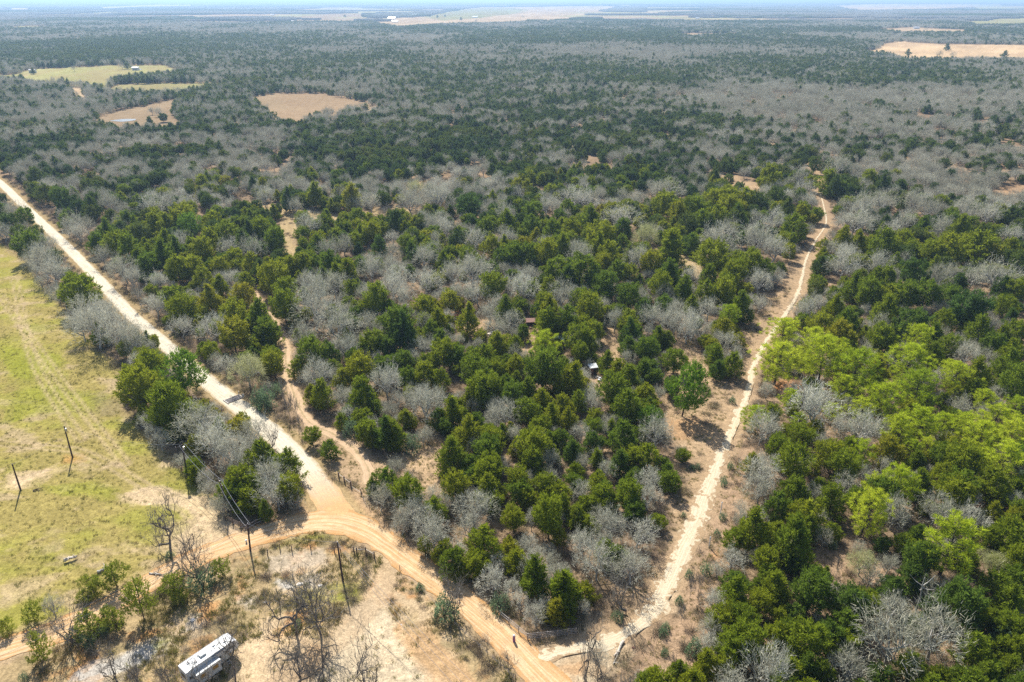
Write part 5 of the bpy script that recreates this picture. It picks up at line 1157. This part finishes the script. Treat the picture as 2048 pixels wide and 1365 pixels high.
# weathered beam, logs, brush heaps
def log(a_, b_, r0, m1, label, name='fallen_log', twigs_=5, z=.2):
    x0, y0 = pt(*a_); x1, y1 = pt(*b_); r_ = empty(name, (x0, y0, 0)); tag(r_, label, 'log')
    L_ = np.array([x1-x0, y1-y0, 0.0]); q = MB()
    pts = [L_*t+np.array([rnd.uniform(-.12, .12), rnd.uniform(-.12, .12), z+rnd.uniform(-.05, .12)]) for t in np.linspace(0, 1, 6)]
    q.tube(pts, [r0*(1-.55*t) for t in np.linspace(0, 1, 6)], 8); q.build('trunk', M[m1], r_)
    for k in range(twigs_):
        t = rnd.uniform(.3, 1); s_ = L_*t+np.array([0, 0, z]); d = np.array([rnd.uniform(-1, 1), rnd.uniform(-1, 1), rnd.uniform(.1, .7)])*rnd.uniform(.6, 1.6)
        q = MB(); q.tube([s_, s_+d*.5+[0, 0, .1], s_+d], [r0*.35, r0*.25, r0*.08], 5); q.build('branch', M[m1], r_)
log((1246, 1284), (1229, 1316), .24, 'palewood', 'bleached fallen beam lying between the pale sand and the scrub', twigs_=2)
log((1245, 1290), (1225, 1330), .12, 'greybark', 'thin dark fallen limb lying beside the bleached beam', twigs_=3)
log((130, 1125), (156, 1115), .34, 'palewood', 'thick pale log with a rotten end lying in the meadow', twigs_=6, z=.4)
log((195, 1146), (216, 1138), .30, 'greybark', 'dark grey log lying in the meadow above the bushes', twigs_=7)
log((66, 983), (86, 978), .14, 'bark', 'thin dark branch lying on the sandy patch of the meadow', twigs_=5)
log((1655, 1203), (1690, 1185), .15, 'greybark', 'grey fallen limb across the small brushy clearing', twigs_=4)
log((1830, 985), (1850, 1000), .2, 'bark', 'dark fallen trunk in the shade below the lime green pines', twigs_=6)
log((300, 1148), (328, 1152), .16, 'greybark', 'dead branching limb beside the dirt road near the bare tree', twigs_=8)
# broken snag
X, Y = pt(1832, 1222); r_ = empty('broken_snag', (X, Y, 0)); tag(r_, 'broken grey dead snag with crooked splintered top among cedars', 'dead tree')
q = MB(); q.tube([(0, 0, -.2), (.1, 0, 3), (-.2, .1, 5.5), (-.3, 0, 7.4)], [.20, .17, .13, .06], 8); q.build('trunk', M['greybark'], r_)
for a_, l_ in ((.4, 2.6), (2.5, 2.2), (3.8, 1.6), (5.2, 1.9)):
    q = MB(); d = np.array([math.cos(a_), math.sin(a_), .35]); s_ = np.array([-.2, .05, 5.2+.4*math.sin(a_*3)]); q.tube([s_, s_+d*l_*.5, s_+d*l_+[0, 0, .5]], [.09, .06, .02], 6); q.build('branch', M['greybark'], r_)

# ------------------------------------------------------------------ cattle guard across the gravel road
ax, ay = pt(453, 805); bx_, by_ = pt(481, 794)
L_ = math.hypot(bx_-ax, by_-ay); ang = math.atan2(by_-ay, bx_-ax)
cg = empty('cattle_guard', ((ax+bx_)/2, (ay+by_)/2, 0), ang); tag(cg, 'grey steel cattle guard across the pale gravel road', 'cattle guard')
q = MB(); q.box((0, 0, .10), (L_+.4, 2.5, .04)); q.build('pit', M['dark'], cg)
bar = MB(); bar.tube([(-L_/2, 0, 0), (L_/2, 0, 0)], .06, 8); bme = bar.mesh('bar', M['pipe'])
for k in range(11): link('rail', bme, cg, (0, -1.1+.22*k, .20))
for e in (-1, 1):
    q = MB(); q.box((e*(L_/2+.12), 0, .18), (.22, 2.7, .22)); q.build('curb', M['concrete'], cg)
X, Y = pt(488, 800); hz = empty('hazard_marker', (X, Y, 0)); tag(hz, 'black and white striped marker beside the cattle guard', 'road marker')
q = MB(); q.tube([(0, 0, 0), (0, 0, .9)], .05, 6); q.build('post', M['metal'], hz)
for k in range(4):
    q = MB(); q.box((0, -.06, .95+.24*k), (.62, .05, .235)); q.build('stripe', M['white' if k % 2 else 'dark'], hz)
X, Y = pt(478.5, 793); hz = empty('guard_post', (X, Y, 0)); tag(hz, 'thin white-topped post at the far end of the cattle guard', 'post')
q = MB(); q.tube([(0, 0, 0), (0, 0, 1.0)], .06, 6); q.build('post', M['pole'], hz); q = MB(); q.tube([(0, 0, 1.001), (0, 0, 1.5)], .065, 6); q.build('cap', M['white'], hz)

# ------------------------------------------------------------------ camper trailer
zr = 3.55
A_ = np.array(P(363.5, 1339.5, zr)); B_ = np.array(P(467, 1268.5, zr))
Ln = float(np.linalg.norm(B_-A_)); an = math.atan2(B_[1]-A_[1], B_[0]-A_[0])
WD = float(np.linalg.norm(np.array(P(355.4, 1332.8, zr))-np.array(P(371.5, 1346, zr)))); WD = min(max(WD, 2.3), 2.75)
cam_t = empty('camper_trailer', (float((A_[0]+B_[0])/2), float((A_[1]+B_[1])/2), 0), an)
tag(cam_t, 'long white camper trailer with a raised nose and a two-window slide-out', 'camper trailer')
h = Ln/2; nose = h-2.6
prof_ = [(-h, .75), (-h, zr-.06), (-h+.25, zr), (h-1.0, zr), (h-.3, zr-.28), (h, zr-1.0), (h-.1, zr-1.7), (h-.5, zr-1.95), (nose, zr-1.95), (nose-.2, .75)]
v_ = [(a_, -WD/2, b_) for a_, b_ in prof_] + [(a_, WD/2, b_) for a_, b_ in prof_]; k = len(prof_)
f_ = [tuple(range(k)), tuple(reversed(range(k, 2*k)))] + [(i, i+k, (i+1) % k + k, (i+1) % k) for i in range(k)]
body = link('body', mesh_from('body', v_, f_, [M['white']]), cam_t)
q = MB(); q.box((-.2, 0, zr+.012), (Ln-1.9, WD-.12, .02)); q.build('roof', M['roofwhite'], cam_t)
for e in (-1, 1):
    q = MB(); q.box((-.3, e*(WD/2-.02), zr+.02), (Ln-1.4, .06, .07)); q.build('roof_edge', M['trimgrey'], cam_t)
q = MB(); q.box((-h+3.0, -WD/2-.48, 1.75), (3.9, .95, 2.1)); so = q.build('slide_out', M['white'], cam_t)
q = MB(); q.box((-h+3.0, -WD/2-.5, 2.815), (4.0, 1.0, .03)); q.build('slide_roof', M['roofwhite'], cam_t)
for xx in (-h+2.0, -h+4.0):
    q = MB(); q.box((xx, -WD/2-.965, 2.0), (1.0, .03, .75)); wf = q.build('window', M['trimgrey'], cam_t)
    q = MB(); q.box((xx, -WD/2-.985, 2.0), (.9, .02, .65)); q.build('pane', M['amber'], wf)
for xx, ww, zz, hh in ((-h+.6, .5, 2.1, .6), (.9, .8, 2.1, .6), (h-1.4, .8, 2.6, .5)):
    q = MB(); q.box((xx, -WD/2-.012, zz), (ww, .03, hh)); wf = q.build('window', M['trimgrey'], cam_t)
    q = MB(); q.box((xx, -WD/2-.032, zz), (ww-.1, .02, hh-.1)); q.build('pane', M['glass'], wf)
q = MB(); q.box((2.1, -WD/2-.015, 1.85), (.75, .04, 1.9)); dr = q.build('door', M['roofwhite'], cam_t)
q = MB(); q.box((2.1, -WD/2-.04, 2.35), (.4, .02, .55)); q.build('pane', M['glass'], dr)
q = MB(); q.box((2.38, -WD/2-.05, 1.8), (.05, .05, .14)); q.build('handle', M['metal'], dr)
q = MB(); q.box((0, -WD/2-.008, 1.25), (Ln-3.6, .012, .18)); q.build('side_stripe', M['trimgrey'], cam_t)
q = MB(); q.tube([(-.2, -WD/2-.10, zr-.22), (h-2.2, -WD/2-.10, zr-.22)], .09, 8); q.build('awning', M['trimgrey'], cam_t)
q = MB(); q.box((-h-.012, 0, 2.3), (.03, 1.3, .8)); wf = q.build('window', M['trimgrey'], cam_t)
q = MB(); q.box((-h-.035, 0, 2.3), (.02, 1.15, .65)); q.build('pane', M['glass'], wf)
for e in (-1, 1):
    q = MB(); q.box((-h-.02, e*(WD/2-.2), 1.2), (.04, .16, .3)); q.build('tail_light', M['red'], cam_t)
q = MB(); q.box((-1.0, 0, zr+.20), (1.0, .72, .30), taper=.85); ac_ = q.build('air_conditioner', M['roofwhite'], cam_t)
q = MB(); q.box((-1.0, 0, zr+.36), (.5, .45, .02)); q.build('grille', M['trimgrey'], ac_)
for xx, yy in ((-h+1.2, .35), (-h+2.0, -.3), (1.1, .4), (2.6, -.2)):
    q = MB(); q.box((xx, yy, zr+.10), (.42, .42, .15), taper=.9); vt = q.build('roof_vent', M['white'], cam_t)
    q = MB(); q.box((xx, yy, zr+.182), (.3, .3, .012)); q.build('vent_lid', M['glass'], vt)
for xx, yy in ((-h+1.7, .0), (.4, -.3), (-h+2.8, .5)):
    q = MB(); q.tube([(xx, yy, zr), (xx, yy, zr+.28)], .06, 7); q.build('vent_pipe', M['trimgrey'], cam_t)
q = MB(); q.tube([(-h+1.0, .7, zr+.06), (-h+2.2, .75, zr+.06), (-h+2.2, .2, zr+.22), (-h+2.6, .2, zr+.22)], .025, 5); q.build('antenna', M['trimgrey'], cam_t)
q = MB(); q.box((-.4, 0, .62), (Ln-2.6, WD-.5, .2)); q.build('chassis', M['dark'], cam_t)
for xx in (-1.1, -.15):
    for e in (-1, 1):
        q = MB(); q.tube([(xx, e*(WD/2-.32), .38), (xx, e*(WD/2-.02), .38)], .38, 16); wh = q.build('wheel', M['dark'], cam_t)
        q = MB(); q.tube([(xx, e*(WD/2-.03), .38), (xx, e*(WD/2+.005), .38)], .2, 12); q.build('rim', M['metal'], wh)
q = MB(); q.tube([(h-1.2, 0, zr-1.95), (h-1.2, 0, .9)], .08, 8); q.build('hitch', M['dark'], cam_t)
for e in (-1, 1):
    q = MB(); q.tube([(nose-.4, e*(WD/2-.35), .75), (nose-.4, e*(WD/2-.35), 0)], .06, 6); q.build('landing_leg', M['metal'], cam_t)
q = MB(); 
for s_ in range(2): q.box((2.1, -WD/2-.28-.25*s_, .62-.24*s_), (.62, .26, .04))
q.build('entry_step', M['metal'], cam_t)

# ------------------------------------------------------------------ homestead in the wood
def hut(name, px, py, ang_, dims, zroof, wallm, roofm, label, cat, gable=False, door=True, over=.25):
    X, Y = pt(px, py); r_ = empty(name, (X, Y, 0), ang_); tag(r_, label, cat); L1, W1 = dims
    q = MB(); q.box((0, 0, zroof/2-.05), (L1, W1, zroof+.1)); q.build('wall', M[wallm], r_)
    if gable:
        hh = W1*.28; v_ = []
        for e in (-1, 1): v_ += [(e*(L1/2+over), -W1/2-over, zroof), (e*(L1/2+over), W1/2+over, zroof), (e*(L1/2+over), 0, zroof+hh)]
        link('roof', mesh_from('roof', v_, [(0, 1, 2), (3, 5, 4), (0, 3, 4, 1), (1, 4, 5, 2), (2, 5, 3, 0)], [M[roofm]]), r_)
    else:
        v_ = []
        for z in (0, .07): v_ += [(-L1/2-over, -W1/2-over, zroof+.06+z), (L1/2+over, -W1/2-over, zroof+.06+z), (L1/2+over, W1/2+over, zroof+.45+z), (-L1/2-over, W1/2+over, zroof+.45+z)]
        link('roof', mesh_from('roof', v_, [(3, 2, 1, 0), (4, 5, 6, 7), (0, 1, 5, 4), (1, 2, 6, 5), (2, 3, 7, 6), (3, 0, 4, 7)], [M[roofm]]), r_)
    if door:
        q = MB(); q.box((L1*.15, -W1/2-.02, zroof*.42), (min(.9, L1*.3), .05, zroof*.8)); q.build('door', M['dark'], r_)
    return r_
hut('storage_shed', 1185, 747, .25, (2.0, 1.6), 2.1, 'rust', 'roofwhite', 'small rust red shed with a white slanting roof in the woods', 'shed', door=True)
hut('tin_roof_shelter', 1118, 690, -.15, (2.8, 2.2), 2.0, 'rust', 'tin', 'low shelter with a bluish tin roof behind the bright pine', 'shelter', door=False)
hut('collapsed_shack', 1063, 651, .1, (3.2, 2.0), 1.5, 'dark', 'rust', 'dark collapsed shack at the top of the tan clearing', 'shack', door=False)
rr_ = random.Random(3)
def junk(px, py, n_, spread, labels, mats_):
    for k in range(n_):
        X, Y = pt(px+rr_.uniform(-spread, spread), py+rr_.uniform(-spread*.5, spread*.5)); a_ = rr_.uniform(0, 3); w_, d_, h_ = rr_.uniform(.5, 1.3), rr_.uniform(.4, .9), rr_.uniform(.15, .7)
        q = MB(); v0 = len(q.v); q.box((0, 0, h_/2), (w_, d_, h_), a_, rr_.uniform(.5, .95)); q.box((w_*.4, 0, h_*.3), (w_*.5, d_*1.2, h_*.5), a_+.6, .8)
        me_ = q.mesh('junk_piece', M[mats_[k % len(mats_)]]); o = link('junk_piece', me_, None, (X, Y, 0)); tag(o, labels[k], 'junk', 'junk around the homestead')
junk(1057, 655, 5, 9, ['pale crumpled sheet heaped in front of the collapsed shack', 'dark box in front of the collapsed shack', 'second pale sheet lying by the collapsed shack', 'black barrel shaped junk beside the collapsed shack', 'rusty panel leaning by the collapsed shack'], ['white', 'dark', 'palewood', 'dark', 'rust'])
junk(1193, 757, 5, 8, ['white sheet lying just in front of the storage shed', 'pale plank heap in front of the storage shed', 'grey tin pile near the storage shed', 'small white crate near the storage shed', 'bleached board beyond the white crate'], ['white', 'palewood', 'metal', 'white', 'palewood'])
junk(985, 668, 3, 7, ['white drum at the edge of the homestead clearing', 'pale board on the homestead clearing', 'grey box on the homestead clearing'], ['white', 'palewood', 'metal'])
junk(1143, 658, 2, 4, ['small white scrap between two cedars beyond the tin roof', 'grey scrap between two cedars beyond the tin roof'], ['white', 'metal'])
X, Y = pt(906, 632); q = MB(); q.box((0, 0, .25), (2.6, 1.4, .5), .1, .6); q.box((1.0, .2, .15), (1.6, 1.1, .3), .5, .6); o = link('red_tarp', q.mesh('red_tarp', M['red']), None, (X, Y, 0)); tag(o, 'red tarp bundle on the ground under a cedar in the clearing', 'tarp')
# pale boulders and chunks in the scrub
def rock(px, py, s_, label, m1='stone'):
    X, Y = pt(px, py); r = np.random.RandomState(int(px*7+py)); V = []; F = []; n1_, n2_ = 8, 4
    for j in range(n2_+1):
        for i in range(n1_):
            th = math.pi/2*(j/n2_); a_ = i*2*math.pi/n1_; k_ = s_*(.75+.4*r.rand())
            V.append((math.cos(a_)*math.cos(th)*k_, math.sin(a_)*math.cos(th)*k_*.8, math.sin(th)*k_*.55-.05))
    for j in range(n2_):
        for i in range(n1_): F.append((j*n1_+i, j*n1_+(i+1) % n1_, (j+1)*n1_+(i+1) % n1_, (j+1)*n1_+i))
    o = link('rock', mesh_from('rock', V, F, [M[m1]]), None, (X, Y, 0)); tag(o, label, 'rock', 'rocks in the scrub')
rock(600, 1170, .7, 'pale rock between the two chalky patches of the scrub'); rock(530, 1205, .5, 'small pale rock beneath the limbs of the bare tree'); rock(640, 1172, .5, 'pale rock on the right-side chalk patch'.replace('right-side', 'farther')); rock(1267, 1296, .35, 'small dark stone on the scrub beyond the bleached beam', 'rust')
rock(385, 1240, .5, 'pale rock in the scrub above the camper trailer'); rock(803, 1250, .35, 'pale stone beside the sandy driveway')

# ------------------------------------------------------------------ farms far off
FARMS = [(272, 141, 16, 'white', 'tin', 'white barn under trees at the back of the far green pasture'), (66, 146, 8, 'wallpale', 'roofgrey', 'small grey house at the corner of the far green pasture'), (526, 8, 14, 'white', 'white', 'tall white building shining on the skyline'),
    (784, 39, 22, 'white', 'tin', 'long white farm roof on the far brown pasture'), (790, 45, 16, 'white', 'white', 'white farm building just before the long white roof'), (830, 32, 20, 'white', 'white', 'white house with a bright roof beyond the long farm roof'),
    (950, 36, 14, 'white', 'tin', 'white trailer house on the far pasture near a dark tree'), (545, 31, 10, 'rust', 'roofgrey', 'dark house at the edge of the far tan field'), (1520, 15, 10, 'white', 'white', 'white shed far off above the dark wood'), (1544, 15, 8, 'white', 'white', 'second white shed far off above the dark wood'),
    (1832, 58, 16, 'white', 'white', 'white barn far off beyond the tan field'), (1305, 10, 22, 'white', 'tin', 'long white building far off near the skyline'), (1330, 6, 16, 'white', 'white', 'white building on the skyline past the long one'), (900, 5, 20, 'white', 'white', 'white building on the skyline above the pasture'),
    (930, 4, 16, 'white', 'white', 'second white building on the skyline above the pasture'), (75, 27, 12, 'white', 'white', 'white house at the near end of the far green strip'), (312, 19, 10, 'white', 'rust', 'white house with a rusty roof far off in the woods'), (430, 4, 22, 'white', 'white', 'white buildings front on the hazy skyline'),
    (1802, 122, 12, 'white', 'tin', 'low white roof at the near edge of the tan field'), (1735, 90, 8, 'wallpale', 'roofgrey', 'small pale shed at the corner of the tan field'), (392, 50, 8, 'white', 'white', 'white trailer in the far woods near a pale track'), (1395, 38, 10, 'wallpale', 'tin', 'pale house alone in the far woods'),
    (1182, 12, 9, 'white', 'white', 'white house beside the long tan pasture on the skyline'), (1238, 10, 8, 'white', 'tin', 'tin roofed house at the end of the long tan pasture'), (1120, 6, 12, 'white', 'white', 'pale sheds past the big pasture near the skyline'), (985, 4, 10, 'white', 'white', 'low white roof on the skyline straight above the pasture'),
    (705, 7, 9, 'white', 'white', 'lone white roof between the tall building and the pasture'), (650, 10, 8, 'wallpale', 'tin', 'pale roof in the woods past the tall white building'), (1640, 9, 10, 'white', 'white', 'white roof far off past the tan field, nearer the middle'), (1712, 5, 12, 'white', 'white', 'white roof on the skyline above the tan field'),
    (1905, 31, 9, 'white', 'rust', 'rusty roofed house short of the green pasture'), (1985, 22, 9, 'white', 'white', 'white roof between the green pasture and the skyline'), (205, 36, 8, 'white', 'white', 'white roof in the hazy woods past the green strip'), (358, 12, 9, 'white', 'white', 'white roof in the hazy woods near the skyline'), (585, 44, 7, 'wallpale', 'roofgrey', 'grey roof under trees at the tan field')]
for px_, py_, wpx, wm_, rm_, lb in FARMS:
    X, Y = pt(px_, py_); zc = float(proj(X, Y)[2]); L1 = min(max(wpx*zc/FPX*.7, 9), 38)
    r_ = hut('farm_building', px_, py_, rr_.uniform(-.4, .4), (L1, L1*.45), min(3.2+L1*.06, 9), wm_, rm_, lb, 'building', gable=True, over=.4)
    r_['group'] = 'farm buildings in the distance'
    if zc < 4000:
        for k in range(3):
            q = MB(); q.box((-L1*.3+k*L1*.22, -L1*.225-.05, 1.6), (1.3, .08, 1.1)); q.build('window', M['glass'], r_)

# ------------------------------------------------------------------ the air
hz = MB(); hz.box((0, 26000, 50), (110000, 55000, 104)); hm, n = mat('haze_air')
v = N(n, 'ShaderNodeVolumePrincipled'); v.inputs['Color'].default_value = (.46, .69, 1.0, 1); v.inputs['Density'].default_value = HAZE; v.inputs['Anisotropy'].default_value = 0.3
o = N(n, 'ShaderNodeOutputMaterial'); n.links.new(v.outputs[0], o.inputs['Volume'])
ho = hz.build('haze', hm); tag(ho, None, None, kind='stuff')
